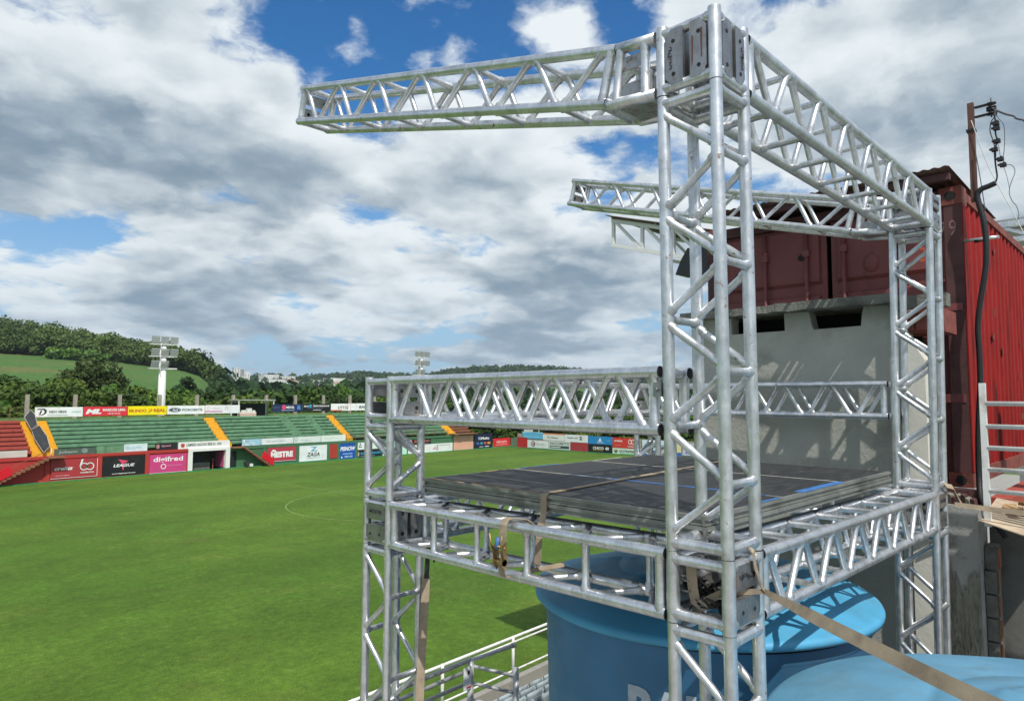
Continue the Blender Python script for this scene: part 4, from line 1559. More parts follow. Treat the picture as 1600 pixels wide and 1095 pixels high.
# red side: folded sheet
mb = MB()
prof = []
x = X0+0.12
while x < X1-0.14:
    prof += [(x, 0.0), (x+0.070, 0.0), (x+0.105, 0.042), (x+0.175, 0.042)]
    x += 0.21
vs, fs = [], []
for x, d in prof:
    for z in (Z0+0.14, Z1-0.085):
        vs.append((x, Y0+0.012+d, z))
for i in range(len(prof)-1):
    fs.append((i*2, i*2+2, i*2+3, i*2+1))
mb.add(vs, fs)
part('side_panel', mb, MT['redside'], t, 'bright red corrugated side')
mb = MB()
mb.box((X0+0.101, Y0, Z1-0.085), (X1-0.101, Y0+0.07, Z1-0.012))
part('top_side_rail', mb, MT['rustrail'], t)
mb = MB()
mb.box((X0+0.172, Y0-0.003, Z0+0.02), (X1-0.101, Y0+0.07, Z0+0.14))
part('bottom_side_rail', mb, MT['rustrail'], t)
mb = MB()
mb.box((X0-0.003, Y0-0.010, Z0+0.125), (X0+0.11, Y0-0.001, Z1-0.145))
part('post_face', mb, MT['redside'], t)
mb = MB()
mb.box((X0+0.13, Y0+0.08, Z0+0.05), (X1, Y1-0.02, Z0+0.09))
mb.box((X0+0.13, Y0+0.08, Z1-0.06), (X1, Y1-0.02, Z1-0.02))
mb.box((X1-0.05, Y0+0.08, Z0+0.09), (X1, Y1-0.02, Z1-0.06))
mb.box((X0+0.13, Y1-0.06, Z0+0.09), (X1-0.06, Y1-0.02, Z1-0.06))
part('shell', mb, MT['maroon_dark'], t)
for k in range(9):
    r_ = random.Random(70+k)
    x, z = X0+0.4+r_.uniform(0, 2.6), zr(r_.uniform(-0.4, 1.5))
    mb = MB()
    mb.box((x, Y0+0.004, z), (x+r_.uniform(0.03, 0.07), Y0+0.011, z+r_.uniform(0.03, 0.08)))
    part('rust_patch', mb, MT['rustrail'], t)

# corrugated roof sheets over the container
t = thing('sheet_roof', 'dark brown corrugated roof sheets jutting over the maroon container end', 'roof', (6.28, 2.2, zr(1.86)), WT)
for j in range(3):
    y0 = 1.262+j*0.69
    y1 = y0+0.685
    mb = MB()
    n_ = 40
    vs, fs = [], []
    for k in range(n_+1):
        y = y0+(y1-y0)*k/n_
        d = 0.006*math.sin(2*math.pi*y/0.075)
        vs += [(6.28, y, zr(1.865)+d), (8.2, y, zr(1.80)+d), (6.28, y, zr(1.861)+d), (8.2, y, zr(1.796)+d)]
    for k in range(n_):
        a, b = k*4, k*4+4
        fs += [(a, a+1, b+1, b), (a+2, b+2, b+3, a+3), (a, b, b+2, a+2), (a+1, a+3, b+3, b+1)]
    mb.add(vs, fs, 0, True)
    part('roof_sheet', mb, MT['roofsheet'], t)
for x in (6.36, 6.9, 7.9):
    mb = MB()
    mb.box((x, 1.28, zr(1.775)), (x+0.05, 3.30, zr(1.832-(x-6.36)*0.03)))
    part('purlin', mb, MT['maroon_dark'], t)

# service pole with wires
t = thing('service_pole', 'brown steel pole with two spool insulators at the container corner', 'pole', (6.55, 1.15, zr(0.9)), WT)
mb = MB()
mb.box((6.525, 1.125, zr(1.60)), (6.568, 1.168, zr(2.42)))
part('shaft', mb, MT['rustpole'], t)
for z in (2.375, 2.295):
    mb = MB()
    mb.bar((6.545, 1.12, zr(z)), (6.53, 0.985, zr(z-0.004)), 0.03, 0.012)
    part('bracket_arm', mb, MT['rubber'], t)
mb = MB()
mb.tube([(6.533, 1.005, zr(2.26)), (6.533, 1.005, zr(2.42))], 0.006, 8)
part('bolt', mb, MT['wire'], t)
for z in (2.355, 2.305):
    mb = MB()
    mb.lathe([(0.001, -0.022), (0.034, -0.022), (0.036, -0.012), (0.020, -0.004), (0.020, 0.004), (0.036, 0.012), (0.034, 0.022), (0.001, 0.022)], (6.533, 1.005, zr(z)), 16)
    part('insulator', mb, MT['rubber'], t)
mb = MB()
mb.box((6.515, 1.117, zr(2.18)), (6.58, 1.18, zr(2.20)))
part('pole_band', mb, MT['rubber'], t)


def smooth(pts, n=5):
    pts = [Vector(p) for p in pts]
    out = []
    for i in range(len(pts)-1):
        p0, p1, p2, p3 = pts[max(i-1, 0)], pts[i], pts[i+1], pts[min(i+2, len(pts)-1)]
        for k in range(n):
            s = k/n
            out.append(0.5*((2*p1) + (p2-p0)*s + (2*p0-5*p1+4*p2-p3)*s*s + (3*p1-p0-3*p2+p3)*s**3))
    return out+[pts[-1]]


def yz(x, l):
    return [(x+0.0*i, y, zr(z)) for i, (y, z) in enumerate(l)]


def cable(name, label, pts, r, m, n=8):
    mb = MB()
    mb.tube(smooth(pts), r, n)
    return solid(name, mb, MT[m], pts[0], WT, label, 'cable')


thick = [(0.993, 1.711), (1.04, 1.695), (1.092, 1.68), (1.119, 1.639), (1.109, 1.558), (1.084, 1.422), (1.074, 1.239), (1.086, 1.034), (1.129, 0.781), (1.154, 0.577), (1.152, 0.397),
         (1.154, 0.117), (1.17, -0.087), (1.185, -0.34), (1.19, -0.594), (1.175, -0.768), (1.14, -0.863), (1.09, -0.955), (1.02, -1.06)]
cable('conduit', 'thick black conduit snaking down beside the red container corner', [(6.50-0.06*(i > 14), y, zr(z)) for i, (y, z) in enumerate(thick)], 0.021, 'rubber', 12)
t = thing('drop_wires', 'tangle of thin service wires with black connectors hanging below the insulators', 'wires', (6.5, 0.97, zr(2.2)), WT)
for l, r, m in (([(1.0, 2.33), (0.963, 2.271), (1.003, 2.215), (1.015, 2.139), (0.997, 2.05), (0.984, 1.948), (0.99, 1.882)], 0.006, 'rubber'),
                ([(0.983, 2.30), (0.956, 2.227), (0.925, 2.166), (0.921, 2.061), (0.929, 1.96), (0.939, 1.895)], 0.0045, 'wire'),
                ([(0.985, 2.28), (0.975, 2.191), (0.980, 2.12), (0.972, 2.044), (0.991, 1.97), (0.988, 1.844), (0.982, 1.765), (0.993, 1.716)], 0.010, 'rubber'),
                ([(0.972, 2.044), (0.960, 1.98), (0.956, 1.894)], 0.0035, 'wire'),
                ([(0.941, 1.844), (0.888, 1.831), (0.866, 1.775), (0.893, 1.694), (0.909, 1.62), (0.895, 1.551), (0.868, 1.5), (0.855, 1.431), (0.869, 1.383)], 0.0045, 'wire'),
                ([(0.941, 1.844), (0.92, 1.75), (0.905, 1.64)], 0.003, 'wire')):
    mb = MB()
    mb.tube(smooth([(6.5, y, zr(z)) for y, z in l]), r*0.6, 6)
    part('wire', mb, MT[m], t)
for y, z in ((0.975, 2.191), (0.972, 2.044), (0.991, 1.981), (0.956, 1.894), (0.941, 1.844), (0.972, 2.15)):
    mb = MB()
    mb.box((6.48, y-0.022, zr(z)-0.014), (6.52, y+0.020, zr(z)+0.014))
    mb.tube([(6.50, y-0.006, zr(z)-0.02), (6.50, y-0.006, zr(z)+0.026)], 0.006, 6)
    mb.box((6.485, y+0.020, zr(z)+0.0), (6.515, y+0.034, zr(z)+0.010))
    part('connector', mb, MT['rubber'], t)
cable('supply_wires', 'twisted grey supply wires running off to the right from the insulators', [(6.53, 1.0, zr(2.33)), (6.5, 0.913, zr(2.251)), (6.48, 0.853, zr(2.208)), (6.46, 0.794, zr(2.155)), (6.35, 0.4, zr(1.95)), (5.6, -2.2, zr(1.7))], 0.008, 'wire')
cable('guy_wire', 'thin white wire slanting from the pole down past the red container side', [(6.51, 1.14, zr(2.265)), (6.5, 1.053, zr(1.913)), (6.5, 0.988, zr(1.715)), (6.5, 0.829, zr(1.276)), (6.5, 0.6, zr(0.55))], 0.003, 'whitewire')
cable('thin_wire', 'thin dark wire hanging along the pole above the container', [(6.51, 1.118, zr(1.98)), (6.5, 1.096, zr(1.791)), (6.5, 1.084, zr(1.657)), (6.5, 1.07, zr(1.50))], 0.0035, 'wire')
t = thing('steel_bracket', 'short grey steel bar bolted across the conduit on the red side', 'bracket', (6.6, 1.2, zr(1.29)), WT)
mb = MB()
mb.tube([(6.6, 1.24, zr(1.30)), (6.58, 1.0, zr(1.292))], 0.014, 10)
part('bar', mb, MT['alu'], t)
mb = MB()
mb.tube([(6.6, 1.17, zr(1.29)), (6.6, 1.10, zr(1.296))], 0.02, 10)
part('sleeve', mb, MT['rubber'], t)

# canopy of the next stand along the touchline
t = thing('stand_canopy', 'white steel roof trusses with dark sheeting, seen behind the near tower', 'canopy', (15.5, 6.0, TZ), WT)


def cz(y, lo):
    return zr((4.96 if not lo else 4.27) - 0.30*(11.26-y))


for i, x in enumerate((15.5, 18.5, 21.5)):
    for lo in (0, 1):
        mb = MB()
        mb.bar((x, 11.26, cz(11.26, lo)), (x, 4.4, cz(4.4, lo)), 0.10, 0.10)
        part('truss_chord', mb, MT['mast'], t)
    yy = 11.22
    k = 0
    while yy > 5.0:
        mb = MB()
        mb.bar((x, yy, cz(yy, 0)), (x, yy, cz(yy, 1)), 0.08, 0.08, (1, 0, 0))
        part('upright', mb, MT['mast'], t)
        mb = MB()
        mb.bar((x, yy-0.03, cz(yy, 0)), (x, yy-0.95, cz(yy-0.95, 1)), 0.07, 0.07, (1, 0, 0))
        part('diagonal', mb, MT['mast'], t)
        yy -= 0.95
        k += 1
    mb = MB()
    mb.box((x-0.1, 4.2, TZ), (x+0.1, 4.4, cz(4.4, 0)))
    part('column', mb, MT['greypaint'], t)
mb = MB()
mb.prism([(15.3, 11.35, cz(11.35, 0)+0.10), (15.3, 4.0, cz(4.0, 0)+0.10), (22.5, 4.0, cz(4.0, 0)+0.10), (22.5, 11.35, cz(11.35, 0)+0.10)], (0, 0, 0.02))
part('roof_sheeting', mb, MT['roofsheet'], t)
for yy in (11.2, 9.8, 8.4, 7.0, 5.6):
    mb = MB()
    mb.box((15.4, yy-0.03, cz(yy, 0)+0.045), (22.4, yy+0.03, cz(yy, 0)+0.095))
    part('purlin', mb, MT['tin'], t)
t = thing('loudspeaker', 'black loudspeaker box hanging under the canopy edge', 'loudspeaker', (15.4, 8.6, zr(3.2)), WT)
mb = MB()
mb.prism([(15.2, 9.1, zr(3.12)), (15.2, 8.2, zr(2.95)), (15.2, 8.2, zr(3.75)), (15.2, 8.75, zr(3.75)), (15.2, 8.95, zr(3.45))], (0.6, 0, 0))
part('cabinet', mb, MT['rubber'], t)
mb = MB()
mb.bar((15.5, 8.4, zr(3.75)), (15.5, 8.4, cz(8.4, 1)), 0.05, 0.05, (1, 0, 0))
part('hanger', mb, MT['greypaint'], t)
t = thing('far_truss', 'short piece of silver truss with a tin sheet showing above the red container, far right', 'truss', (14, 1.5, zr(2.6)), WT)
for z, x, w in ((2.93, 13.95, 0.10), (2.66, 13.95, 0.08), (2.93, 14.3, 0.08)):
    mb = MB()
    mb.bar((x, -2.5, zr(z)), (x, 2.18, zr(z)), w, w)
    part('truss_chord', mb, MT['alu'], t)
for k in range(9):
    y = 2.1-0.5*k
    mb = MB()
    mb.bar((13.95, y, zr(2.9)), (13.95, y-0.42, zr(2.69)), 0.05, 0.05)
    part('diagonal', mb, MT['alu'], t)
mb = MB()
mb.box((13.9, -2.5, zr(2.985)), (16.5, 2.22, zr(3.01)))
part('roof_sheet', mb, MT['tin'], t)
for y in (1.95, -0.4, -2.3):
    mb = MB()
    mb.bar((13.97, y, zr(2.64)), (13.97, y-0.35, zr(1.6)), 0.08, 0.08)
    part('strut', mb, MT['whitepaint'], t)
    mb = MB()
    mb.box((13.93, y-0.06, TZ), (14.03, y+0.04, zr(2.62)))
    part('post', mb, MT['greypaint'], t)

# ------------------------------------------------------------------ tribune front: seats, railing, gate
def make_seat(fr_loc):
    t = thing('stadium_seat', 'grey white plastic seat with its back to the camera, beside the tank', 'seat', (0, 0, 0), ST, 'plastic seats on the near tribune')
    mb = MB()
    # shell: curved back
    n_ = 8
    vs, fs = [], []
    for j in range(6):
        f = j/5
        for i in range(n_+1):
            u = -0.21+0.42*i/n_
            bulge = 0.05*(1-(u/0.21)**2)
            hgt = 0.44+0.36*f - 0.03*(abs(u)/0.21)**3*f
            vs.append((u, -0.02-0.06*f-bulge, hgt))
    k0 = len(vs)
    vs += [(v[0], v[1]+0.018, v[2]) for v in vs]
    for j in range(5):
        for i in range(n_):
            a = j*(n_+1)+i
            fs.append((a, a+1, a+n_+2, a+n_+1))
            fs.append((k0+a+n_+1, k0+a+n_+2, k0+a+1, k0+a))
    for i in range(n_):
        a = 5*(n_+1)+i
        fs.append((a, a+1, k0+a+1, k0+a))
    for j in range(5):
        for i in (0, n_):
            a = j*(n_+1)+i
            fs.append((a, k0+a, k0+a+n_+1, a+n_+1) if i == 0 else (a, a+n_+1, k0+a+n_+1, k0+a))
    mb.add(vs, fs, 0, True)
    part('seat_back', mb, MT['seat'], t)
    mb = MB()
    mb.box((-0.20, 0.0, 0.41), (0.20, 0.38, 0.44))
    part('seat_pan', mb, MT['seat'], t)
    mb = MB()
    mb.box((-0.03, 0.02, 0.0), (0.03, 0.10, 0.409))
    part('pedestal', mb, MT['greypaint'], t)
    return t


proto = make_seat(None)
first = True
for k, (b0, z0) in enumerate(STEPZ[1:], 1):
    for i in range(13):
        a = 7.6+0.35*k+0.47*i
        if a > 14.2:
            continue
        loc = ST.w((a, b0+0.34, z0))
        o = proto if first else copy_thing(proto, loc)
        if first:
            o.location = loc
            first = False
        o['label'] = 'grey white plastic seat with its back to the camera, beside the tank'

t = thing('pitch_railing', 'long white double-topped railing along the front of the near tribune', 'railing', (10, PAR_B, PAR_Z), ST)
for z, r in ((3.50, 0.032), (3.39, 0.022), (2.76, 0.022)):
    mb = MB()
    mb.tube([(-12, PAR_B, z), (40, PAR_B, z)], r, 10)
    part('rail', mb, MT['whitepaint'], t)
for a in [9.88-2.19*k for k in range(1, 9)] + [9.88+2.19*k for k in range(0, 13)]:
    mb = MB()
    mb.tube([(a, PAR_B-0.03, PAR_Z), (a, PAR_B-0.03, 3.54)], 0.035, 10)
    part('post', mb, MT['whitepaint'], t)
t = thing('tribune_gate', 'grey tubular stair railing with a square side panel on the upper terrace edge', 'railing', (5.2, 5.1, TZ), ST)
for p, q, r in (((5.2, 5.12, TZ), (5.2, 5.12, 6.27), 0.034), ((5.58, 4.83, TZ), (5.58, 4.83, 6.14), 0.034),
                ((5.2, 5.12, 6.25), (5.82, 5.09, 6.245), 0.022), ((5.2, 5.12, 6.16), (2.2, 5.12, 6.16), 0.020), ((5.2, 5.12, 6.04), (2.2, 5.12, 6.04), 0.020), ((5.2, 5.12, 6.26), (2.2, 5.12, 6.26), 0.024),
                ((5.2, 5.12, 6.20), (5.58, 4.83, 6.06), 0.018), ((5.2, 5.12, 6.03), (5.58, 4.83, 5.89), 0.018), ((5.2, 5.12, 5.86), (5.58, 4.83, 5.72), 0.018)):
    mb = MB()
    mb.tube([p, q], r, 12)
    part('post' if abs(p[2]-q[2]) > 1 else 'rail', mb, MT['greypaint'], t)
mb = MB()
mb.tube([(5.82, 5.09, 6.245), (5.86, 5.09, 6.245)], 0.03, 10)
part('rail_end', mb, MT['greypaint'], t)
t = thing('paper_notice', 'small white notice with a dark red crest tied to the grey gate post', 'sign', (5.14, 5.10, 6.05), ST)
mb = MB()
mb.box((5.06, 5.078, 6.00), (5.17, 5.082, 6.22))
part('sheet', mb, ink('#dfe3e6'), t)
mb = MB()
mb.box((5.115, 5.074, 6.145), (5.145, 5.0775, 6.185))
part('crest', mb, ink('#4a1712'), t)
mb = MB()
mb.box((5.10, 5.074, 6.01), (5.165, 5.0775, 6.025))
part('red_line', mb, ink('#b4242a'), t)

# ------------------------------------------------------------------ far stand
BW = 83.70                      # face of the pitchside wall
ROWS, RD, RH, RZ0 = 8, 0.69, 0.425, 2.90
RB0 = 84.45


def terrace(label, a0, a1, m, side_mat=None):
    t = thing('terrace_section', label, 'terrace', ((a0+a1)/2, RB0, RZ0), ST, 'painted concrete terraces of the far stand')
    for k in range(ROWS):
        b, z = RB0+RD*k, RZ0+RH*k
        mb = MB()
        mb.box((a0, b+0.16, z-0.02), (a1, b+RD+0.159, z+RH-0.285))       # riser
        mb.box((a0, b, z+RH-0.284), (a1, b+RD-0.02, z+RH))              # overhanging tread
        part('step', mb, m, t)
    return t


def stairs(label, a0, a1, m=None, rail=True):
    t = thing('terrace_stair', label, 'stairs', ((a0+a1)/2, RB0, RZ0), ST, 'yellow aisles of the far stand')
    n = ROWS*2
    for k in range(n):
        b, z = RB0-0.12+RD/2*k, RZ0-0.15+RH/2*k
        mb = MB()
        mb.box((a0+0.003, b, z-0.3), (a1-0.003, b+RD/2+0.05, z+RH/2+0.06))
        part('step', mb, m or MT['yellowpaint'], t)
    if rail:
        for k in range(4):
            b, z = RB0+0.3+1.35*k, RZ0+0.3+1.35*k*RH/RD
            mb = MB()
            mb.tube([(a1-0.15, b, z-0.2), (a1-0.15, b, z+0.9)], 0.03, 6)
            part('rail_post', mb, MT['fence'], t)
    return t


terrace('red painted terrace at the far left edge, beside the first yellow aisle', 4.0, 20.9, MT['redpaint'])
terrace('green terrace behind the black and pink wall boards, between the first two yellow aisles', 23.4, 40.9, MT['greenpaint'])
terrace('green terrace with plain painted ramps, right of the white tunnel portal', 42.3, 59.4, MT['greenpaint'])
terrace('green terrace seen behind the left truss tower, right of the third yellow aisle', 60.7, 79.8, MT['greenpaint'])
terrace('brown terrace end beyond the last yellow aisle', 81.6, 85.5, MT['brownpaint'])
stairs('yellow aisle steps with a black banner lying down them, beside the red terrace', 20.9, 23.4, rail=False)
stairs('yellow aisle steps right above the white tunnel portal', 40.9, 42.3)
stairs('yellow aisle steps just left of the left truss tower', 59.4, 60.7)
stairs('last yellow aisle steps, low under the front guard beam', 79.8, 81.6)
stairs('plain green aisle steps right of the tunnel, above the pale rail boards', 51.6, 53.0, MT['greenpaint'], rail=False)
stairs('plain green aisle steps in the green terrace, above the dark blue top board', 55.8, 56.9, MT['greenpaint'], rail=False)
# bank behind the top row
mb = MB()
mb.prism([(-10, RB0+RD*ROWS+0.12, 0), (-10, RB0+RD*ROWS+0.12, RZ0+RH*ROWS-0.05), (-10, 97.0, RZ0+RH*ROWS+0.1), (-10, 104.0, 0.0)], (98.0, 0, 0))
solid('bank', mb, MT['land'], (0, 92, 0), ST, kind='structure')

# pitchside wall in two painted lengths
def side_wall(label, a0, a1, m, ztop, pil):
    t = thing('pitchside_wall', label, 'wall', ((a0+a1)/2, BW, 0), ST)
    mb = MB()
    mb.box((a0, BW, 0), (a1, BW+0.7, ztop-0.30))
    part('wall', mb, m, t)
    mb = MB()
    mb.box((a0, BW-0.10, ztop-0.299), (a1, BW+0.75, ztop))
    part('coping', mb, m, t)
    for a in pil:
        mb = MB()
        mb.box((a-0.22, BW-0.09, 0.002), (a+0.22, BW-0.001, ztop-0.301))
        part('pilaster', mb, m, t)
    return t


side_wall('red pitchside wall carrying the dark, black and pink boards, left of the tunnel', 4.0, 36.55, MT['redwall'], 2.70, [22.15, 27.05, 31.95])
side_wall('green pitchside wall carrying the red and white boards, right of the tunnel', 41.75, 80.4, MT['greenwall'], 2.62, [46.4, 51.25, 56.07, 57.75, 60.86])

# tunnel portal
t = thing('tunnel_portal', 'white players tunnel portal with a lettered header over a dark opening', 'portal', (39.1, BW, 0), ST)
for a0, a1 in ((36.56, 37.08), (41.18, 41.72)):
    mb = MB()
    mb.box((a0, BW-0.14, 0), (a1, BW+0.6, 2.349))
    part('jamb', mb, MT['mast'], t)
mb = MB()
mb.box((36.56, BW-0.14, 2.35), (41.72, BW+0.6, 2.72))
mb.box((35.45, BW+0.05, 2.721), (41.72, BW+0.25, 3.52))
hd = part('header', mb, MT['mast'], t)
mb = MB()
put_text(mb, 'CAMPEÃO GAÚCHO SÉRIE A2 - 2025', (36.35, BW+0.044, 2.98), XX, ZZ, -YY, 4.3, 0.42, 0.03)
part('lettering', mb, ink('#3a4a44'), t)
mb = MB()
mb.prism([(35.72, BW+0.04, 3.35), (36.16, BW+0.04, 3.35), (36.16, BW+0.04, 3.0), (35.94, BW+0.04, 2.85), (35.72, BW+0.04, 3.0)], (0, 0.008, 0))
part('crest', mb, ink('#b5482e'), t)
mb = MB()
mb.box((37.08, BW+4.0, 0), (41.18, BW+4.1, 2.6))
mb.box((36.9, BW+0.6, 0.002), (37.07, BW+4.0, 2.6))
mb.box((41.19, BW+0.6, 0.002), (41.3, BW+4.0, 2.6))
mb.box((37.0, BW+0.6, 2.36), (41.2, BW+4.0, 2.5))
part('passage', mb, MT['darkwall'], t)
mb = MB()
mb.box((37.3, BW+1.2, 0.02), (39.8, BW+3.5, 0.85))
part('step_block', mb, MT['slab'], t)
mb = MB()
mb.box((40.05, BW+1.0, 0), (40.15, BW+1.08, 1.3))
part('red_post', mb, MT['redpaint'], t)
mb = MB()
mb.box((41.10, BW+0.3, 0.2), (41.17, BW+2.5, 2.2))
part('side_banner', mb, ink('#c65a86'), t)
mb = MB()
mb.box((41.80, BW-0.012, 0.12), (42.62, BW-0.003, 2.12))
solid('side_door', mb, MT['gap'], (42.2, BW, 0.1), ST, 'dark doorway in the green wall under the stair landing', 'door')

# outside stairs with red padded ends
def side_stair(label, a_top, a_bot, dirn, wallm):
    t = thing('wall_stair', label, 'stairs', (a_top, BW-0.6, 0), ST)
    b0, b1 = BW-1.0, BW-0.12
    mb = MB()
    s = 1 if dirn > 0 else -1
    lo, hi = sorted((a_top-s*1.5, a_top))
    mb.box((lo, b0, 2.52), (hi, b1, 2.68))
    part('landing', mb, MT['brownpaint'], t)
    n = 13
    for k in range(n):
        f0, f1 = k/n, (k+1)/n
        x0, x1 = a_top+(a_bot-a_top)*f0, a_top+(a_bot-a_top)*f1
        z = 2.6*(1-f1)+0.02
        mb = MB()
        mb.box((min(x0, x1), b0, z-0.12), (max(x0, x1), b1, z+0.09))
        part('step', mb, MT['brownpaint'], t)
    mb = MB()
    mb.tube([(a_top-s*0.2, b0+0.05, 2.68), (a_top-s*0.2, b0+0.05, 3.55)], 0.05, 8)
    part('newel', mb, MT['whitepaint'], t)
    mb = MB()
    mb.tube([(a_top, b0+0.04, 3.4), (a_bot-s*0.6, b0+0.04, 1.2)], 0.025, 8)
    part('handrail', mb, MT['fence'], t)
    mb = MB()
    fa, fb = 0.60, 1.02
    P0 = Vector((a_top+(a_bot-a_top)*fa, b0-0.06, 2.6*(1-fa)+0.1))
    P1 = Vector((a_top+(a_bot-a_top)*fb, b0-0.06, 0.06))
    mb.prism([P0, P1, P1+Vector((s*0.25, 0, 0.75)), P0+Vector((s*0.25, 0, 0.85))], (0, 0.16, 0))
    part('red_padding', mb, MT['redpad'], t)
    return t


side_stair('brown stair running down left along the red wall to a red padded end', 22.0, 16.9, -1, None)
side_stair('brown stair running down right along the green wall to a red padded end', 43.3, 47.0, 1, None)
t = thing('litter_bin', 'small black and white bin at the foot of the green wall beside the stair', 'bin', (44.0, BW-0.5, 0.1), ST)
mb = MB()
mb.prism([(43.4, BW-0.7, 0.75), (43.6, BW-0.7, 0.1), (43.9, BW-0.7, 0.1), (44.05, BW-0.7, 0.75)], (0, 0.35, 0))
part('bin_body', mb, MT['black'], t)
mb = MB()
mb.box((44.1, BW-0.75, 0.1), (44.5, BW-0.4, 0.45))
part('white_box', mb, MT['whitepaint'], t)

# black banner draped down the first aisle
t = thing('draped_banner', 'black banner with pale edging draped crookedly down the yellow aisle', 'banner', (22.0, RB0, RZ0), ST)
slope = RH/RD


def bz(b, lift):
    return RZ0+0.35+(b-RB0)*slope+lift


p1 = [(21.2, 89.04, 6.60), (22.05, 90.3, 7.40), (22.25, 89.4, 6.85), (22.11, 87.82, 5.85), (21.38, 86.95, 5.30)]
p2 = [(21.46, 87.15, 5.26), (22.34, 87.95, 5.74), (22.62, 86.2, 4.65), (22.5, 84.5, 3.60), (22.1, 84.2, 3.30), (21.75, 83.6, 3.02), (21.42, 85.85, 4.42)]
for p_ in (p1, p2):
    mb = MB()
    mb.prism(p_, (0, -0.03, 0.045))
    part('cloth', mb, MT['black'], t)
    mb = MB()
    for k in range(len(p_)):
        mb.tube([Vector(p_[k])+Vector((0, -0.05, 0.06)), Vector(p_[(k+1) % len(p_)])+Vector((0, -0.05, 0.06))], 0.022, 6)
    part('edging', mb, ink('#b9b7ae'), t)

# fence posts behind the stand, and wire fence
mb = MB()
for k, a in enumerate([12.6, 17.5, 22.34, 27.14, 32.05, 36.8, 41.57, 46.67, 51.72, 56.41, 61.33, 66.24, 71.2, 76.1, 81.0]):
    mb = MB()
    lean = rnd.uniform(-0.05, 0.05)
    w = 0.21
    mb.prism([(a-w, 92.9, 5.9), (a+w, 92.9, 5.9), (a+w*0.9+lean, 92.9, 9.12+0.012*k), (a-w*0.9+lean, 92.9, 9.12+0.012*k)], (0, 0.32, 0))
    solid('fence_post', mb, MT['post'], (a, 93, 5.9), ST, 'weathered concrete post sticking up behind the top row of boards', 'post', 'concrete posts behind the far stand')
t = thing('wire_fence', 'rusty wire fence with thin posts behind the red terrace, far left', 'fence', (14, 90.4, 6.2), ST)
for a in [5+1.9*k for k in range(9)]:
    mb = MB()
    mb.box((a-0.03, 90.38, 6.1), (a+0.03, 90.44, 7.75))
    part('fence_stake', mb, MT['fence'], t)
for z in (6.6, 7.0, 7.35, 7.7):
    mb = MB()
    mb.box((4.5, 90.40, z-0.012), (22.2, 90.42, z+0.012))
    part('fence_rail', mb, MT['fence'], t)

# ------------------------------------------------------------------ advertising boards
def board(side, u0, u1, z0, z1, pos, color, items, label, group='advertising boards around the pitch', posts=False):
    """side S: faces the pitch from the far stand (u along the pitch); side E: on the end wall (u = distance across)"""
    th = 0.05
    if side == 'S':
        org, U, N = Vector((u0, pos, z0)), XX, -YY
    else:
        org, U, N = Vector((pos, u0, z0)), -YY, -XX
    w, h = abs(u1-u0), z1-z0
    t = thing('advertising_board', label, 'advertising board', org+U*(w/2), ST, group)

    def pt(u, v, k=0.0):
        return org + U*u + ZZ*v + N*k
    mb = MB()
    mb.prism([pt(0.012, 0), pt(w-0.012, 0), pt(w-0.012, h), pt(0.012, h)], N*th)
    part('panel', mb, ink(color), t)
    lay = th+0.004
    for it in items:
        k = it[0]
        mb = MB()
        if k == 't':
            _, s, u, v, tw, hh, c = it[:7]
            o = it[7] if len(it) > 7 else {}
            put_text(mb, s, pt(u*w, v*h, lay), U, ZZ, N, tw*w, hh*h, o.get('b', 0.03), o.get('s', 0))
            part('lettering', mb, ink(c), t)
        elif k == 'r':
            _, u, v, uu, vv, c = it
            mb.prism([pt(u*w, v*h, lay-0.003), pt(uu*w, v*h, lay-0.003), pt(uu*w, vv*h, lay-0.003), pt(u*w, vv*h, lay-0.003)], N*0.003)
            part('printed_field', mb, ink(c), t)
        elif k in ('e', 'ring'):
            _, u, v, ru, rv, c = it[:6]
            n = 28
            if k == 'e':
                mb.prism([pt(u*w+ru*math.cos(2*math.pi*i/n), v*h+rv*math.sin(2*math.pi*i/n), lay-0.003) for i in range(n)], N*0.004)
            else:
                th_ = it[6]
                vs = []
                for i in range(n):
                    for rr in (0, th_):
                        vs.append(pt(u*w+(ru-rr)*math.cos(2*math.pi*i/n), v*h+(rv-rr)*math.sin(2*math.pi*i/n), lay))
                mb.add(vs, [(2*i, 2*i+1, (2*i+3) % (2*n), (2*i+2) % (2*n)) for i in range(n)])
            part('emblem', mb, ink(c), t)
        elif k == 'p':
            _, pl, c = it
            mb.prism([pt(u*w, v*h, lay-0.003) for u, v in pl], N*0.004)
            part('emblem', mb, ink(c), t)
        lay += 0.005
    if posts:
        n = max(2, int(w/1.6)+1)
        for i in range(n):
            c = pt(0.15+(w-0.3)*i/(n-1), 0, -0.03)
            mb = MB()
            mb.box((c.x-0.03, c.y-0.03, c.z-0.75), (c.x+0.03, c.y+0.03, c.z+h))
            part('support', mb, MT['fence'], t)
    return t


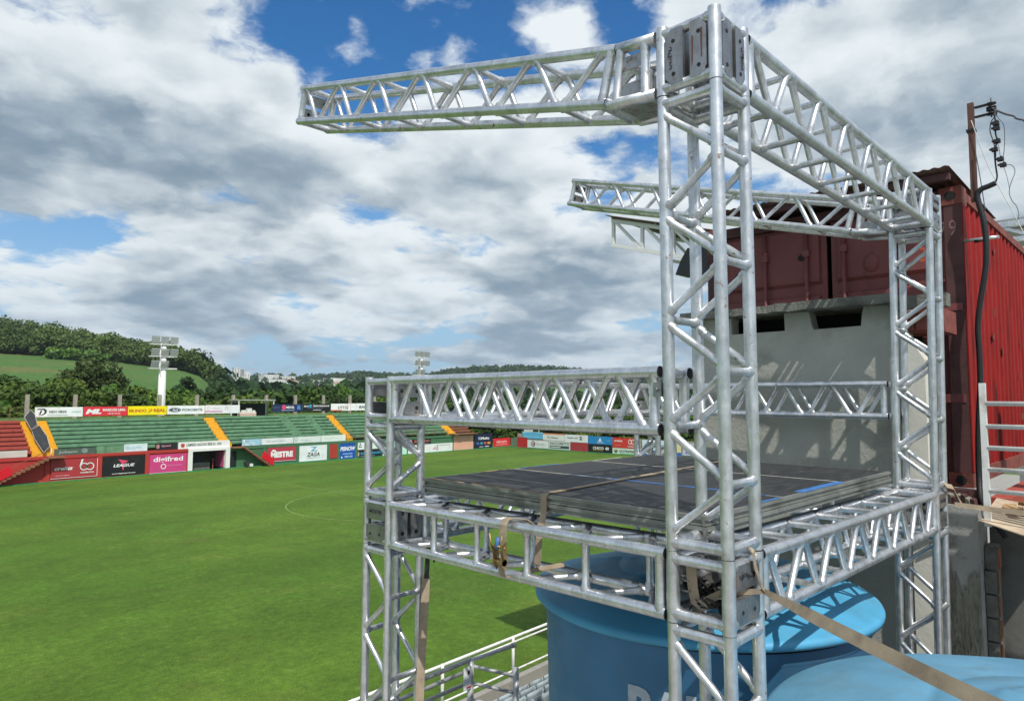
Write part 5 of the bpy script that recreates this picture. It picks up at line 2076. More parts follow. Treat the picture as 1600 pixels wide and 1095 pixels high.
WH, BK, GY = '#e9eaea', '#15171a', '#8a949a'
TZ0, TZ1 = 6.63, 7.72
tops = [
    (22.36, 27.08, WH, [('p', [(0.05, .86), (.2, .86), (.245, .66), (.235, .40), (.18, .2), (.07, .12), (.12, .22), (.17, .3), (.195, .45), (.195, .6), (.17, .72), (.13, .76), (.05, .74)], '#27343a'),
                        ('p', [(0.12, .7), (.15, .7), (.12, .3), (.08, .22)], '#27343a'), ('t', 'DEDO VERDE', .29, .40, .36, .24, '#3c4a50'), ('t', 'paisagismo', .76, .42, .2, .18, '#a9c4cc'), ('r', .25, .16, .68, .2, '#9aa3a5')],
     'white top board with a dark rounded D emblem, leftmost of the row'),
    (27.12, 31.88, '#d8303b', [('t', 'ML', .05, .22, .34, .52, WH, {'b': .06, 's': .45}), ('t', 'MARCOS LIMA', .43, .5, .52, .28, WH), ('t', 'I M Ó V E I S', .55, .18, .28, .16, WH)],
     'red top board with white lettering and a slanting white monogram, beside the yellow board'),
    (31.92, 36.46, '#f4dd00', [('t', 'MUNDO', .03, .3, .44, .36, '#c8681c', {'b': .05}), ('t', 'REAL', .65, .32, .32, .36, '#c8681c', {'b': .05}), ('e', .57, .56, .2, .2, '#d9781f'), ('e', .57, .56, .12, .12, '#f4dd00'), ('p', [(.53, .28), (.63, .6), (.6, .64), (.51, .32)], '#d9781f')],
     'bright yellow top board with orange lettering'),
    (36.5, 41.28, WH, [('e', .2, .5, .78, .29, '#1d2f45'), ('ring', .2, .5, .70, .24, '#dfe6ea', .04), ('t', 'Ford', .135, .36, .13, .28, WH, {'s': .35}), ('t', 'FOROESTE', .39, .36, .54, .28, '#596a72')],
     'white top board with a dark oval emblem, right of the yellow board'),
    (41.32, 46.1, '#e4e4e6', [('ring', .09, .62, .2, .22, '#b9a4bd', .05), ('ring', .60, .62, .2, .22, '#b9a4bd', .05), ('r', .0, .16, .49, .34, '#c89ac0'), ('t', 'odonto', .2, .55, .25, .2, '#d0ccd6')],
     'pale top board with faint pink print, last before the shelter'),
    (50.95, 55.75, '#1f2b52', [('e', .37, .60, .34, .36, '#d14a72'), ('t', 'MEDCEL', .45, .45, .27, .3, WH), ('t', 'plano', .03, .5, .2, .2, '#5d6d98'), ('r', .28, .18, .72, .24, '#aab6d2'), ('p', [(.82, .85), (.9, .85), (.94, .3), (.8, .3)], '#4a7fc0')],
     'dark blue top board with a pink disc, first right of the shelter'),
    (55.8, 60.58, '#14181f', [('e', .26, .72, .26, .26, '#2b8fc0'), ('t', 'EDU', .04, .6, .16, .2, WH), ('t', 'PERFORMANCE', .36, .62, .58, .2, WH), ('r', .12, .38, .72, .42, '#5d7a8a'), ('t', 'academia', .36, .13, .28, .12, WH)],
     'black top board with a small blue disc above the third yellow aisle'),
    (60.62, 64.2, WH, [('r', 0, .0, .55, .14, '#e07a5a'), ('t', 'LITTIG', .36, .28, .5, .36, '#4a3a3a'), ('ring', .80, .5, .34, .4, '#e3a08c', .06)],
     'white top board with dark grey lettering over an orange foot line'),
    (64.25, 69.4, WH, [('t', 'BALDO', .3, .3, .5, .4, '#23303a', {'s': .2})], 'white top board half hidden by the left truss tower'),
]
for u0, u1, c, its, lb in tops:
    sl = (u0-22.4)*0.0055
    board('S', u0, u1, TZ0+sl, TZ1+sl, 90.0, c, its, lb, 'boards along the top of the far stand', posts=True)

wall = [
    (22.45, 26.85, .32, 2.30, '#a8343a', [('r', .0, .0, 1.0, .02, WH), ('r', .985, .02, 1.0, .98, WH), ('t', 'creluz', .07, .43, .38, .2, WH, {'s': .3}), ('t', 'energia', .10, .12, .3, .07, '#d6a0a0'), ('ring', .70, .56, .40, .40, WH, .09), ('ring', .83, .56, .40, .40, WH, .09), ('p', [(.60, .6), (.64, .95), (.68, .97), (.64, .6)], WH), ('e', .765, .56, .12, .2, '#1f5a3c'), ('t', 'COOPERATIVA', .62, .2, .3, .08, WH)],
     'dull red wall board with white lettering and two linked rings'),
    (27.30, 31.72, .22, 2.27, '#17171a', [('p', [(.36, .86), (.60, .74), (.50, .62), (.49, .26), (.47, .26), (.44, .62)], '#d8456a'), ('t', 'LEAGUE', .25, .44, .48, .16, WH, {'s': .3}), ('t', 'www.leaguesports.com', .22, .05, .55, .07, WH)],
     'black board with a pink dart emblem on the red wall'),
    (32.2, 36.38, .06, 2.22, '#c9407f', [('t', 'digifred', .10, .54, .80, .34, WH, {'b': .02}), ('ring', .37, .36, .30, .30, WH, .08), ('r', .48, .38, .88, .40, '#e39ac0'), ('r', 0, 0, 1, .03, WH)],
     'pink board with white rounded lettering beside the tunnel portal'),
    (46.75, 51.0, .44, 2.42, '#b1384a', [('t', 'MESTRE', .13, .25, .76, .40, WH, {'b': .06}), ('p', [(.14, .66), (.30, .66), (.30, .74), (.2, .80)], WH), ('r', 0, 0, 1, .02, WH), ('r', 0, .98, 1, 1, WH)],
     'crimson board with white block lettering on the green wall'),
    (51.5, 55.9, .16, 2.46, '#dfe5e6', [('p', [(.36, .86), (.62, .84), (.60, .78), (.50, .62), (.66, .62), (.62, .56), (.38, .56), (.52, .76)], '#6aa9c4'), ('t', 'ZAGA', .26, .26, .46, .24, '#262b30', {'s': .25}), ('t', 'engenharia', .28, .14, .42, .08, '#9aa8ae')],
     'white board with a pale blue ribbon emblem over dark slanted lettering'),
    (56.22, 57.6, .3, 2.44, '#a8382e', [], 'plain brick red panel between the white and the blue wall boards'),
    (57.95, 60.72, .04, 2.40, '#1550a8', [('t', 'PISNOW', .04, .5, .90, .26, WH, {'s': .2, 'b': .04}), ('t', 'internet', .2, .28, .6, .1, '#9ac0ea'), ('e', .14, .12, .12, .12, WH), ('t', '0800 600', .3, .10, .5, .1, '#b8d0f0')],
     'bright blue board with white slanted lettering on the green wall'),
    (60.98, 65.6, 1.24, 2.52, '#dfe6e6', [('p', [(.06, .25), (.12, .8), (.18, .25)], '#3a4442'), ('p', [(.09, .33), (.12, .6), (.15, .33)], '#dfe6e6'), ('r', .72, .1, .99, .55, '#b8dcd0')],
     'white board with a grey triangle emblem, by the left truss tower'),
    (60.98, 65.5, .0, 1.20, '#16181c', [('e', .06, .5, .14, .36, '#b8a888'), ('t', 'ELÉTRO MOLFIN', .14, .42, .80, .34, '#3a9fd8'), ('r', .14, .2, .7, .26, GY)],
     'low black board with light blue lettering by the left truss tower'),
    (65.7, 70.4, .05, 2.3, '#bfe6d6', [], 'pale mint board showing between the tubes of the left truss tower'),
    (70.65, 75.4, 1.46, 2.38, '#17191d', [('e', .1, .5, .34, .36, '#b98fa8'), ('t', 'Johann', .24, .28, .7, .5, '#d06a58', {'b': .03}), ('r', .5, .1, .9, .15, GY)],
     'black board with orange red lettering right of the left truss tower'),
    (70.65, 80.3, .10, 1.40, '#e2e3e2', [('p', [(.52, .3), (.60, .7), (.62, .3)], '#d7a0b8'), ('r', .62, .2, .66, .3, BK), ('r', .62, .45, .66, .55, BK), ('r', .62, .7, .66, .8, BK), ('r', .68, .78, .95, .82, '#5a7a66')],
     'long white board with a pink smudge and three black bars'),
    (80.5, 85.2, .10, 2.48, '#dba58e', [('r', .2, .50, .4, .54, '#8f6a5a')], 'plain salmon panel standing next to the navy board'),
    (85.4, 90.1, .06, 2.60, '#161d3a', [('t', 'KiMuito', .24, .6, .58, .18, WH), ('e', .27, .70, .22, .22, '#8fa6d6'), ('r', .14, .28, .28, .42, '#3f6ab8'), ('r', .34, .28, .46, .42, '#2fa6b8'), ('r', .52, .28, .66, .42, '#d0565e'), ('r', .72, .28, .88, .42, '#d8a23a'), ('r', .28, .1, .5, .13, WH), ('r', .58, .1, .8, .15, WH)],
     'navy board with four coloured squares near the far corner of the pitch'),
    (90.3, 94.9, .15, 1.63, '#d3262e', [('t', 'MERCADO', .2, .4, .6, .3, '#f0b8b8'), ('r', .15, .2, .85, .25, '#f0b8b8')], 'low red board at the far corner of the pitch'),
    (95.1, 96.9, .0, 1.55, '#5d7060', [], 'grey green gate panel closing the far corner of the pitch'),
]
for u0, u1, z0, z1, c, its, lb in wall:
    board('S', u0, u1, z0, z1, BW-0.02, c, its, lb, posts=False)

rail = [
    (4.2, 20.4, 2.76, 3.44, '#c9c3bc', [], 'long plain whitish board on the rail of the red terrace'),
    (22.75, 26.7, 2.72, 3.42, '#4c5d50', [('t', 'Johann', .1, .2, .45, .5, '#93a097'), ('e', .72, .55, .3, .26, '#7d8f90')], 'see-through green rail mesh with ghostly lettering over the red wall'),
    (29.5, 32.0, 2.74, 3.58, '#cfe0e4', [('t', 'QUALITÁ', .08, .28, .66, .42, '#8fc0d6')], 'pale board with light blue lettering on the rail above the black board'),
    (32.85, 35.4, 2.76, 3.54, '#1d2226', [('e', .12, .5, .2, .26, '#a87a78'), ('t', 'Speed', .28, .36, .4, .34, '#c88a9c')], 'dark rail board just left of the lettered portal header'),
    (43.4, 46.0, 2.70, 3.50, '#9cc4da', [('t', 'Verona', .2, .3, .5, .3, '#cfe4ee'), ('p', [(0, .3), (.9, .1), (.9, 0), (0, 0)], '#c5dde8')], 'light blue rail board on the green wall'),
    (46.05, 50.7, 2.70, 3.50, '#dde2e2', [('t', 'Grafimax', .15, .34, .6, .34, '#8a90a8', {'b': .0, 's': .2})], 'white rail board with grey script lettering on the green wall'),
    (50.75, 55.0, 2.68, 3.52, '#d3dcd8', [('ring', .08, .6, .24, .26, '#6f9a80', .06), ('t', 'farmacia', .25, .3, .3, .25, '#b8c6c0')], 'off-white rail board with a green ring on the green wall'),
    (55.05, 59.1, 2.66, 3.54, '#d9e2dc', [('t', 'Serra Verde', .2, .4, .5, .2, '#c2d0c8')], 'blank pale green rail board, last before the wire railing'),
]
for u0, u1, z0, z1, c, its, lb in rail:
    board('S', u0, u1, z0, z1, BW+0.22, c, its, lb)
mb = MB()
mb.box((26.75, BW+0.15, 2.705), (29.45, BW+0.19, 3.5))
solid('rail_mesh', mb, MT['greenpaint'], (28, BW+0.15, 2.7), ST, 'plain green screen on the rail above the red wall', 'screen')
t = thing('terrace_railing', 'thin rusty railing along the foot of the green terrace by the left truss tower', 'railing', (70, BW+0.3, 2.62), ST)
for k in range(14):
    a = 59.3+1.56*k
    mb = MB()
    mb.box((a-0.025, BW+0.28, 2.62), (a+0.025, BW+0.33, 3.6))
    part('post', mb, MT['fence'], t)
for z in (3.0, 3.3, 3.58):
    mb = MB()
    mb.box((59.3, BW+0.29, z-0.02), (79.6, BW+0.32, z+0.02))
    part('rail', mb, MT['fence'], t)
mb = MB()
mb.box((80.0, BW-0.9, 2.72), (85.6, BW+0.6, 2.84))
solid('brown_canopy', mb, MT['brownpaint'], (82.8, BW, 2.7), ST, 'thin brown awning slab over the salmon panel', 'awning')

# end wall behind the goal line
mb = MB()
mb.box((93.62, 40.0, 0), (93.9, 80.8, 2.55))
solid('end_wall', mb, MT['post'], (93.7, 60, 0), ST, 'wall behind the goal line carrying two rows of boards', 'wall')
EP = 93.56
ends_ = [
    (80.76, 78.4, .1, 1.9, '#b52a2a', [], 'plain red end panel at the far corner, left of the white ring board'),
    (78.36, 73.62, .18, 1.50, '#d9dcdc', [('ring', .28, .52, .44, .5, '#23262b', .13), ('r', .25, .4, .36, .62, '#a8323a'), ('t', 'Costa Filho', .42, .4, .4, .2, '#a8b2b6')], 'white end board with a black ring emblem'),
    (73.5, 69.0, .15, 1.55, '#d2d8d4', [('t', 'RACCORETTO', .06, .56, .9, .32, '#3a4a48'), ('r', .05, .12, .95, .45, '#3a4a48'), ('r', .09, .22, .55, .34, '#d2d8d4')], 'white end board with dark green block lettering'),
    (68.94, 65.36, .08, 1.48, '#a5343a', [], 'plain red board between the lettered and the black end boards'),
    (65.3, 60.74, .06, 1.40, '#12161d', [('t', 'CHICO', .2, .38, .46, .34, '#d8d8cc', {'b': .05}), ('t', '40', .72, .36, .16, .36, WH, {'b': .05}), ('r', .2, .25, .64, .3, '#b8923a')], 'black end board with pale lettering and a number'),
    (60.6, 56.05, -.05, 1.0, '#cfdcd0', [('e', .14, .55, .34, .3, '#3a6a34'), ('e', .14, .68, .16, .16, '#c8a23a'), ('t', 'GUTRIFRED', .28, .40, .68, .34, '#2f5540'), ('r', .3, .16, .9, .24, '#7f9f88')], 'white end board with green lettering and a leafy emblem'),
    (79.5, 74.9, 1.75, 2.92, '#5fb0d8', [('t', 'sicredi', .1, .2, .7, .2, '#8fcbe6'), ('p', [(0, .75), (.5, .95), (1, .8), (1, 1), (0, 1)], '#8fd0e8')], 'sky blue upper end board at the far corner'),
    (74.86, 70.2, 1.62, 2.82, '#dcdcda', [('r', 0, .82, 1, 1, '#d88a5a'), ('t', 'Tio Nilson', .2, .3, .5, .24, '#5a6668')], 'white upper end board with an orange top stripe'),
    (70.15, 65.4, 1.55, 2.76, '#dfe2e2', [('t', 'Agência', .1, .42, .48, .26, '#4a6a80'), ('t', '2', .64, .32, .12, .46, '#3a4a6a', {'b': .05}), ('e', .70, .78, .16, .1, '#c84a5a')], 'white upper end board with blue grey lettering and a numeral'),
    (65.3, 60.65, 1.44, 2.70, '#1f86c4', [('p', [(.42, .35), (.50, .85), (.56, .35)], WH), ('t', 'AQUA', .36, .14, .28, .14, WH), ('r', .8, .48, .9, .52, '#bfe0f0')], 'bright blue upper end board with a white peak emblem'),
    (60.58, 56.05, 1.06, 2.65, '#d03a30', [('t', 'creluz', .06, .6, .34, .2, WH, {'s': .2}), ('ring', .72, .62, .36, .40, WH, .1), ('ring', .82, .62, .36, .40, WH, .1), ('t', 'COOPERATIVA', .62, .1, .34, .12, WH), ('r', .1, .2, .35, .24, '#e89a90')], 'red upper end board with white linked rings'),
    (55.2, 50.9, .2, 2.48, '#cfe2ea', [('r', .0, .0, 1, .34, '#1f6ab0'), ('t', 'ARROZ', .06, .06, .8, .22, WH, {'b': .05}), ('t', 'KIARROZ', .08, .5, .8, .2, '#5a9ac0')], 'white and blue end board seen between tubes of the far truss tower'),
    (50.8, 48.6, .2, 2.4, '#e2d8a0', [('r', .0, .0, 1, .3, '#3a6ab0')], 'narrow cream and blue end board behind the far truss tower'),
    (48.4, 44.0, .5, 2.3, '#c8c6e2', [('t', 'SUL', .1, .5, .8, .3, '#5a5aa8'), ('t', 'GÁS', .1, .12, .6, .24, '#5a5aa8')], 'lilac end board with violet lettering behind the near tower'),
]
for u0, u1, z0, z1, c, its, lb in ends_:
    board('E', u0, u1, z0, z1, EP, c, its, lb)
t = thing('scoreboard', 'small blank white panel on a post at the far corner', 'sign', (96.5, 80.5, 0), ST)
mb = MB()
mb.box((96.4, 79.6, 2.0), (96.5, 81.6, 3.9))
part('panel', mb, MT['whitepaint'], t)
mb = MB()
mb.box((96.51, 80.5, 0), (96.62, 80.62, 3.5))
part('post', mb, MT['post'], t)
mb = MB()
mb.tube([(95.5, 77.4, 0), (95.5, 77.4, 4.0)], 0.1, 8)
solid('pole', mb, MT['post'], (95.5, 77.4, 0), ST, 'bare grey pole rising behind the sky blue end board', 'pole')

# shelter and stall on the bank
t = thing('shelter', 'open flat roofed shelter on thin posts between the top boards', 'shelter', (48.7, 91.2, 6.3), ST)
mb = MB()
mb.box((45.9, 90.4, 8.42), (51.7, 92.8, 8.56))
part('roof', mb, MT['tin'], t)
for a in (46.2, 51.4):
    for b in (90.5, 92.6):
        mb = MB()
        mb.box((a-0.06, b-0.06, 6.2), (a+0.06, b+0.06, 8.42))
        part('post', mb, MT['whitepaint'], t)
mb = MB()
mb.box((46.3, 92.65, 6.2), (51.3, 92.7, 8.0))
part('dark_backing', mb, MT['black'], t)
t = thing('stall_cart', 'white stall cart with pale boxes on top, standing under the flat shelter', 'cart', (47.6, 91.0, 6.3), ST)
mb = MB()
mb.box((46.5, 90.7, 6.25), (48.9, 91.4, 6.85))
part('cart_body', mb, ink('#d8cfc6'), t)
mb = MB()
mb.box((46.5, 90.68, 6.45), (48.9, 90.695, 6.55))
part('stripe', mb, ink('#d8825a'), t)
for a, w, h in ((46.9, .5, .25), (47.6, .7, .5), (48.4, .4, .2)):
    mb = MB()
    mb.box((a, 90.8, 6.851), (a+w, 91.2, 6.85+h))
    part('box', mb, MT['whitepaint'], t)

# floodlight masts
def mast(label, a, b, ztop):
    t = thing('floodlight_mast', label, 'floodlight', (a, b, 0), ST, 'floodlight masts')
    mb = MB()
    mb.tube([(a, b, 0), (a, b, ztop-1.0)], [0.62, 0.42], 20)
    part('mast', mb, MT['mast'], t)
    for j, z in enumerate((ztop-0.75, ztop-2.45, ztop-4.15)):
        mb = MB()
        mb.bar((a-1.75, b-0.5, z), (a+1.75, b-0.5, z), 0.14, 0.14)
        mb.bar((a-1.75, b+0.5, z), (a+1.75, b+0.5, z), 0.12, 0.12)
        for s in (-1.7, -0.5, 0.5, 1.7):
            mb.bar((a+s, b-0.56, z), (a+s, b+0.56, z), 0.10, 0.09)
        part('cross_arm', mb, MT['mast'], t)
        for s in (-1.25, 0.0, 1.25):
            if j == 2 and s > 1:
                continue
            mb = MB()
            lean = 0.18+0.08*j
            for q in range(4):
                zz = z+0.14+0.24*q
                mb.box((a+s-0.5, b-0.66-lean*q*0.25, zz), (a+s+0.5, b-0.36-lean*q*0.25, zz+0.20))
            mb.box((a+s-0.05, b-0.35, z), (a+s+0.05, b-0.28, z+1.1))
            part('lamp', mb, MT['lamp'], t)
    mb = MB()
    mb.bar((a-0.5, b-0.56, ztop-5.0), (a-0.5, b-0.56, ztop-0.6), 0.06, 0.06)
    part('ladder_rail', mb, MT['mast'], t)


mast('white floodlight mast with three tiers of lamps, above the yellow board', 39.75, 100.0, 17.0)
mast('distant floodlight mast showing above the end of the front guard beam', 87.3, 100.0, 17.35)

# ------------------------------------------------------------------ trees
def leaf_cloud(seed, centres, per, size, flat=0.75):
    """many small leaf sprays through the clumps of a crown"""
    g = np.random.default_rng(seed)
    V, F = [], []
    n0 = 0
    for (cx, cy, cz_, cr) in centres:
        d = g.normal(size=(per, 3))
        d /= np.linalg.norm(d, axis=1)[:, None]
        rr = cr*(0.55+0.5*g.random(per))
        p = d*rr[:, None]*np.array([1, 1, flat]) + np.array([cx, cy, cz_])
        nrm = d + 0.7*g.normal(size=(per, 3)) + np.array([0, 0, 0.35])
        nrm /= np.linalg.norm(nrm, axis=1)[:, None]
        a = np.cross(nrm, g.normal(size=(per, 3)))
        a /= np.linalg.norm(a, axis=1)[:, None]
        b = np.cross(nrm, a)
        s = size*(0.6+0.8*g.random(per))[:, None]
        q = np.stack([p-a*s*0.5-b*s*0.30, p+a*s*0.15-b*s*0.55, p+a*s*0.6+b*s*0.1, p-a*s*0.1+b*s*0.5], 1)
        V.append(q.reshape(-1, 3))
        idx = np.arange(per*4).reshape(-1, 4)+n0
        F.append(idx)
        n0 += per*4
    return np.concatenate(V), np.concatenate(F)


def quad_mesh(name, V, F, m):
    me = bpy.data.meshes.new(name)
    me.vertices.add(len(V))
    me.vertices.foreach_set('co', np.asarray(V, np.float32).ravel())
    me.loops.add(F.size)
    me.loops.foreach_set('vertex_index', F.astype(np.int32).ravel())
    me.polygons.add(len(F))
    me.polygons.foreach_set('loop_start', np.arange(0, F.size, 4, dtype=np.int32))
    me.materials.append(m)
    me.update(calc_edges=True)
    me.validate()
    return me


def crown_centres(seed, h, r, n):
    g = random.Random(seed)
    out = []
    for k in range(n):
        a = g.uniform(0, 6.283)
        f = math.sqrt(g.random())
        z = h*(0.34+0.58*g.random())
        rr = r*f*(1.0-0.55*max(0, (z/h-0.55)/0.45))
        out.append((rr*math.cos(a), rr*math.sin(a), z, r*g.uniform(0.26, 0.42)))
    out.append((0, 0, h*0.9, r*0.34))
    return out


PROTO = []
kinds = [(10.5, 4.2, 'leaf'), (9.0, 4.6, 'leaf'), (11.5, 3.8, 'leafdark'), (8.0, 3.6, 'leaf'), (12.0, 5.0, 'leafdark'), (9.6, 4.4, 'leaf'), (7.2, 4.0, 'leaf')]
for i, (h, r, m) in enumerate(kinds):
    cs = crown_centres(100+i, h, r, 24)
    V, F = leaf_cloud(200+i, cs, 210, 0.44)
    crown = quad_mesh('crown', V, F, MT[m])
    mb = MB()
    g = random.Random(i)
    mb.tube([(0, 0, -0.3), (0.1, 0.05, h*0.25), (0.05, -0.1, h*0.55), (0, 0, h*0.85)], [0.26, 0.20, 0.13, 0.04], 8)
    for k in range(6):
        c = cs[k*3]
        z0 = h*g.uniform(0.2, 0.45)
        mb.tube([(0.05, 0, z0), (c[0]*0.5, c[1]*0.5, (z0+c[2])*0.5+0.2), (c[0], c[1], c[2])], [0.11, 0.07, 0.025], 6)
    PROTO.append((crown, mb.mesh('trunk', MT['bark']), m))


def tree(x, y, z, k, sc, label, group='trees behind the far stand'):
    crown, trunk, m = PROTO[k]
    t = bpy.data.objects.new('tree', None)
    COL.objects.link(t)
    t.location = (x, y, z)
    t.rotation_euler = (0, 0, rnd.uniform(0, 6.28))
    s = sc
    w = 0.5*(s+1)
    t.scale = (w*rnd.uniform(0.9, 1.2), w*rnd.uniform(0.9, 1.2), s)
    tag(t, label, 'tree', group)
    for nm, me in (('crown', crown), ('trunk', trunk)):
        o = bpy.data.objects.new(nm, me)
        COL.objects.link(o)
        o.parent = t
    return t


def th_of(px):
    return math.radians(44.44)+math.atan((800-px)/1069.32)


LBG = 'leafy green tree in the belt of woodland behind the far stand'
LBD = 'dark green tree in the belt of woodland behind the far stand'


def plant(px, r, k, sc, label=None, group='trees behind the far stand'):
    th = th_of(px)
    x, y = r*math.cos(th), r*math.sin(th)
    z = float(terrain(x, y))
    tree(x, y, z, k, sc, label or (LBD if PROTO[k][2] == 'leafdark' else LBG), group)


def rmin(px):
    """distance at which a bearing has passed the stand or the end wall by a few metres"""
    th = th_of(px)-ST.a
    rb = 98.5/max(0.2, math.sin(th))
    ra = 99.5/max(0.2, math.cos(th))
    return min(rb, ra)


KH = [h for h, r, m in kinds]


def canopy(px):
    """height the belt reaches along its length"""
    return float(np.interp(px, [-40, 100, 330, 450, 560, 590, 640, 1120], [12.2, 11.3, 9.9, 10.0, 11.4, 11.2, 7.6, 7.2]))


for row in (0, 1, 2):
    px = -44+7*row
    while px < 1120:
        r0_ = rmin(px) + (rnd.uniform(1, 5), rnd.uniform(9, 17), rnd.uniform(22, 34))[row]
        dark = 580 > px > 500 or (row == 2 and rnd.random() < 0.4)
        k = rnd.choice([2, 4]) if dark and rnd.random() < 0.8 else rnd.choice([0, 1, 3, 5, 6, 0, 1])
        ht = canopy(px)*(0.72, 0.92, 1.06)[row]*rnd.uniform(0.82, 1.08)
        plant(px+rnd.uniform(-8, 8), r0_, k, ht/(KH[k]*1.10))
        px += 22 if px < 560 else 32
plant(140, 160, 4, 1.38, 'tall round dark tree standing out against the light hillside field')
plant(165, 176, 2, 1.05, 'dark tree on the right flank of the tall round tree')
plant(292, 190, 2, 1.25, 'spreading dark tree before the light field, left of the town')
plant(25, 172, 4, 0.95, 'low dark tree against the hillside field at the far left')
plant(145, 117, 3, 0.98, 'pale flowering bush tree behind the red top board')


def wood(name, pts, size, per, cr, m):
    """a far-off wood: one leafy mass"""
    g = np.random.default_rng(len(pts))
    cs = []
    for x, y, z, h in pts:
        for k in range(3):
            cs.append((x+g.uniform(-0.3, 0.3)*h, y+g.uniform(-0.3, 0.3)*h, z+h*g.uniform(0.35, 0.85), h*cr*g.uniform(0.8, 1.2)))
    V, F = leaf_cloud(len(pts)+3, cs, per, size)
    o = bpy.data.objects.new(name, quad_mesh(name, V, F, m))
    COL.objects.link(o)
    o['kind'] = 'stuff'
    return o


# the wooded crest of the hill
pts = []
for i in range(1300):
    th = math.radians(rnd.uniform(68.15, 92))
    d = math.degrees(th)
    lo = float(np.interp(d, [67.6, 69, 71, 75, 79, 92], [425, 428, 430, 430, 432, 440]))
    r = lo + 190*rnd.random()**1.4
    x, y = r*math.cos(th), r*math.sin(th)
    pts.append((x, y, float(terrain(x, y)), rnd.choice([6, 8, 9, 10, 12, 13.5])*rnd.uniform(0.85, 1.1)))
wood('hill_wood', pts, 1.25, 55, 0.33, MT['leafwood'])
# light brush along the wood's edge
pts = []
for i in range(90):
    th = th_of(rnd.uniform(75, 165))
    r = rnd.uniform(412, 424)
    x, y = r*math.cos(th), r*math.sin(th)
    pts.append((x, y, float(terrain(x, y)), rnd.uniform(3.5, 5.5)))
wood('hillside_brush', pts, 1.3, 26, 0.42, MT['leaf'])
# woodland of the valley floor
pts = []
for i in range(1500):
    px = rnd.uniform(330, 1130)
    th = th_of(px)
    r = rmin(px)+22+280*rnd.random()**1.2
    if 600 < px < 1060 and r > 250 and rnd.random() < 0.6:
        continue
    x, y = r*math.cos(th), r*math.sin(th)
    pts.append((x, y, float(terrain(x, y)), rnd.uniform(6.5, 9.5)*(1.0 if px < 570 else 0.75)))
for i in range(360):
    px = rnd.uniform(-60, 340)
    th = th_of(px)
    r = rmin(px)+22+60*rnd.random()
    x, y = r*math.cos(th), r*math.sin(th)
    pts.append((x, y, float(terrain(x, y)), rnd.uniform(6.0, 8.2)))
wood('valley_wood', pts, 1.15, 60, 0.42, MT['leafwood'])
# far ridges
pts = []
for i in range(5200):
    px = rnd.uniform(300, 1250)
    th = th_of(px)
    r = 420+1900*rnd.random()**0.75
    x, y = r*math.cos(th), r*math.sin(th)
    if wob(x, y, 0.006, 12) > 0.55 and r < 1550:
        continue
    if 335 < px < 560 and 900 < r < 1650 and rnd.random() < 0.72:
        continue
    pts.append((x, y, float(terrain(x, y)), rnd.uniform(8, 14)))
wood('ridge_wood', pts, 5.0, 9, 0.5, MT['leafwood'])

# ------------------------------------------------------------------ the town on its slope
def town_block(px, r, w, d, h, m, label, windows, group, roof=None, lift=0.0):
    th = th_of(px)
    x, y = r*math.cos(th), r*math.sin(th)
    z = float(terrain(x, y)) + lift
    fr = Frame(th-math.pi/2+rnd.uniform(-0.5, 0.5))
    c = Vector((x*fr.c+y*fr.s, -x*fr.s+y*fr.c, z))
    t = thing('town_building', label, 'building', c, fr, group)
    mb = MB()
    mb.box((c.x-w/2, c.y-d/2, z-8), (c.x+w/2, c.y+d/2, z+h))
    part('wall', mb, m, t)
    mb = MB()
    if roof == 'hip':
        e = 0.6
        mb.add([(c.x-w/2-e, c.y-d/2-e, z+h+0.02), (c.x+w/2+e, c.y-d/2-e, z+h+0.02), (c.x+w/2+e, c.y+d/2+e, z+h+0.02), (c.x-w/2-e, c.y+d/2+e, z+h+0.02),
                (c.x-w/4, c.y, z+h+2.4), (c.x+w/4, c.y, z+h+2.4)], [(0, 1, 5, 4), (1, 2, 5), (2, 3, 4, 5), (3, 0, 4), (3, 2, 1, 0)])
        part('roof', mb, MT['cityroof'], t)
    else:
        mb.box((c.x-w/2-0.2, c.y-d/2-0.2, z+h+0.01), (c.x+w/2+0.2, c.y+d/2+0.2, z+h+0.8))
        part('parapet', mb, m, t)
    if windows:
        nf = max(1, int(h/3.2))
        nw = max(2, int(w/4.0))
        for f in range(nf):
            mb = MB()
            for i in range(nw):
                u = c.x-w/2+w*(i+0.5)/nw
                zz = z+1.0+3.2*f
                mb.box((u-0.8, c.y-d/2-0.06, zz), (u+0.8, c.y-d/2-0.01, zz+1.5))
            part('window_row', mb, MT['citywindow'], t)
    return t


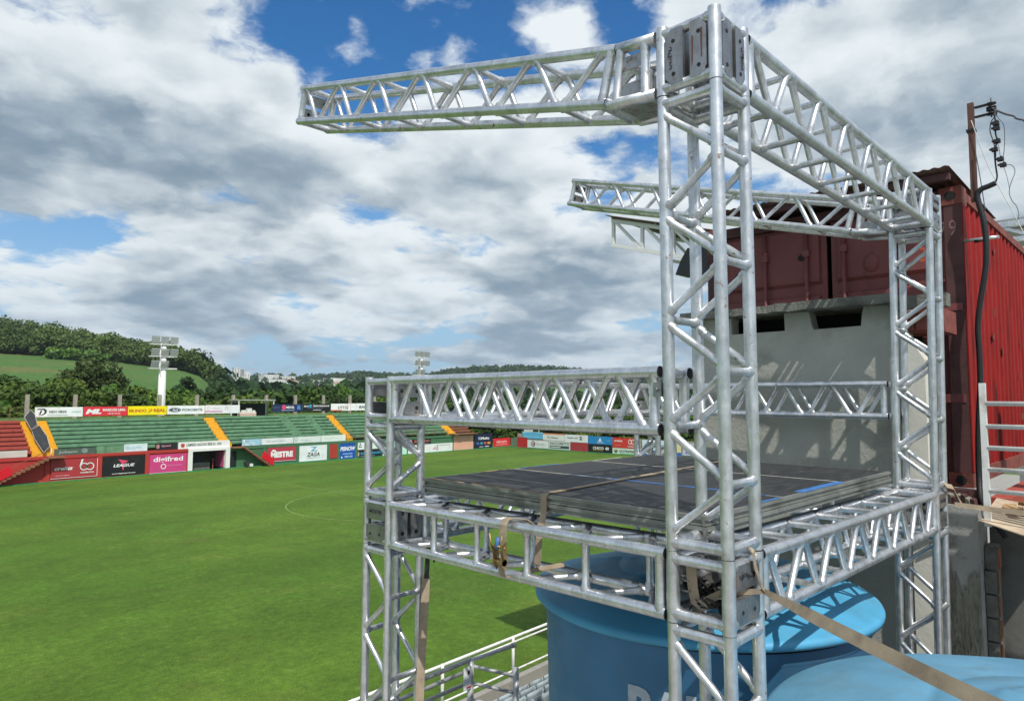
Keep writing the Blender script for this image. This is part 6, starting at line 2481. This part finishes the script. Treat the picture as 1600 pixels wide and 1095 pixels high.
G = 'buildings of the distant town'
town_block(369, 1380, 11, 12, 29, MT['citywhite'], 'white tower block rising highest over the distant town', True, G)
town_block(375, 1400, 10, 10, 25, MT['citygrey'], 'grey tower block close against the white one in the distant town', True, G)
town_block(386, 1290, 9, 10, 22, MT['citywhite'], 'narrow white block in front of the distant town, right of the tallest tower', True, G)
town_block(450, 1330, 26, 20, 13, MT['citywhite'], 'broad white block on the right shoulder of the distant town', True, G)
town_block(420, 1340, 30, 22, 15, MT['citywhite'], 'stepped white block near the middle of the distant town', True, G)
town_block(433, 1260, 30, 16, 9, MT['citywhite'], 'long low white building below the middle of the distant town', True, G)
town_block(360, 1230, 60, 14, 6, MT['citygrey'], 'long grey shed at the left foot of the distant town', False, G)
town_block(508, 1250, 46, 22, 5, MT['citywhite'], 'long white factory roof right of the distant town', False, G)
town_block(523, 1275, 36, 20, 7, MT['citywhite'], 'white hall with a raised middle on the factory slope', False, G)
lb = ['small white building in the cluster of the distant town', 'small grey building in the cluster of the distant town', 'small red-roofed house in the cluster of the distant town']
for i in range(64):
    q = rnd.random()
    px = rnd.uniform(332, 470) if q < 0.78 else rnd.uniform(470, 552)
    r = rnd.uniform(1090, 1420)
    w = rnd.uniform(8, 20)
    h = rnd.choice([4, 6, 6, 9, 12]) if px < 470 else rnd.choice([4, 5, 6])
    k = 0 if rnd.random() < 0.62 else (1 if rnd.random() < 0.5 else 2)
    town_block(px, r, w, rnd.uniform(8, 14), h, [MT['citywhite'], MT['citygrey'], MT['citywhite']][k], lb[k], h >= 6, G, 'hip' if k == 2 else None)
for px, r in ((655, 600), (668, 640), (885, 520), (905, 560), (938, 610), (1000, 480)):
    town_block(px, r, 14, 9, 3.2, MT['citywhite'], 'low pale farm building out on the far fields behind the guard beams', False, 'farm buildings beyond the end wall', 'hip')

# ------------------------------------------------------------------ air
mb = MB()
mb.box((-15500, -15500, -1.6), (15500, 15500, 130))
hz = bpy.data.materials.new('haze_air')
hz.use_nodes = True
hz.node_tree.nodes.clear()
ho = hz.node_tree.nodes.new('ShaderNodeOutputMaterial')
pv = hz.node_tree.nodes.new('ShaderNodeVolumePrincipled')
pv.inputs['Color'].default_value = (0.80, 0.88, 1.0, 1)
pv.inputs['Density'].default_value = 0.00010
pv.inputs['Anisotropy'].default_value = 0.2
hz.node_tree.links.new(pv.outputs[0], ho.inputs['Volume'])
hb = solid('haze', mb, hz, (0, 0, 0), WT, kind='stuff')
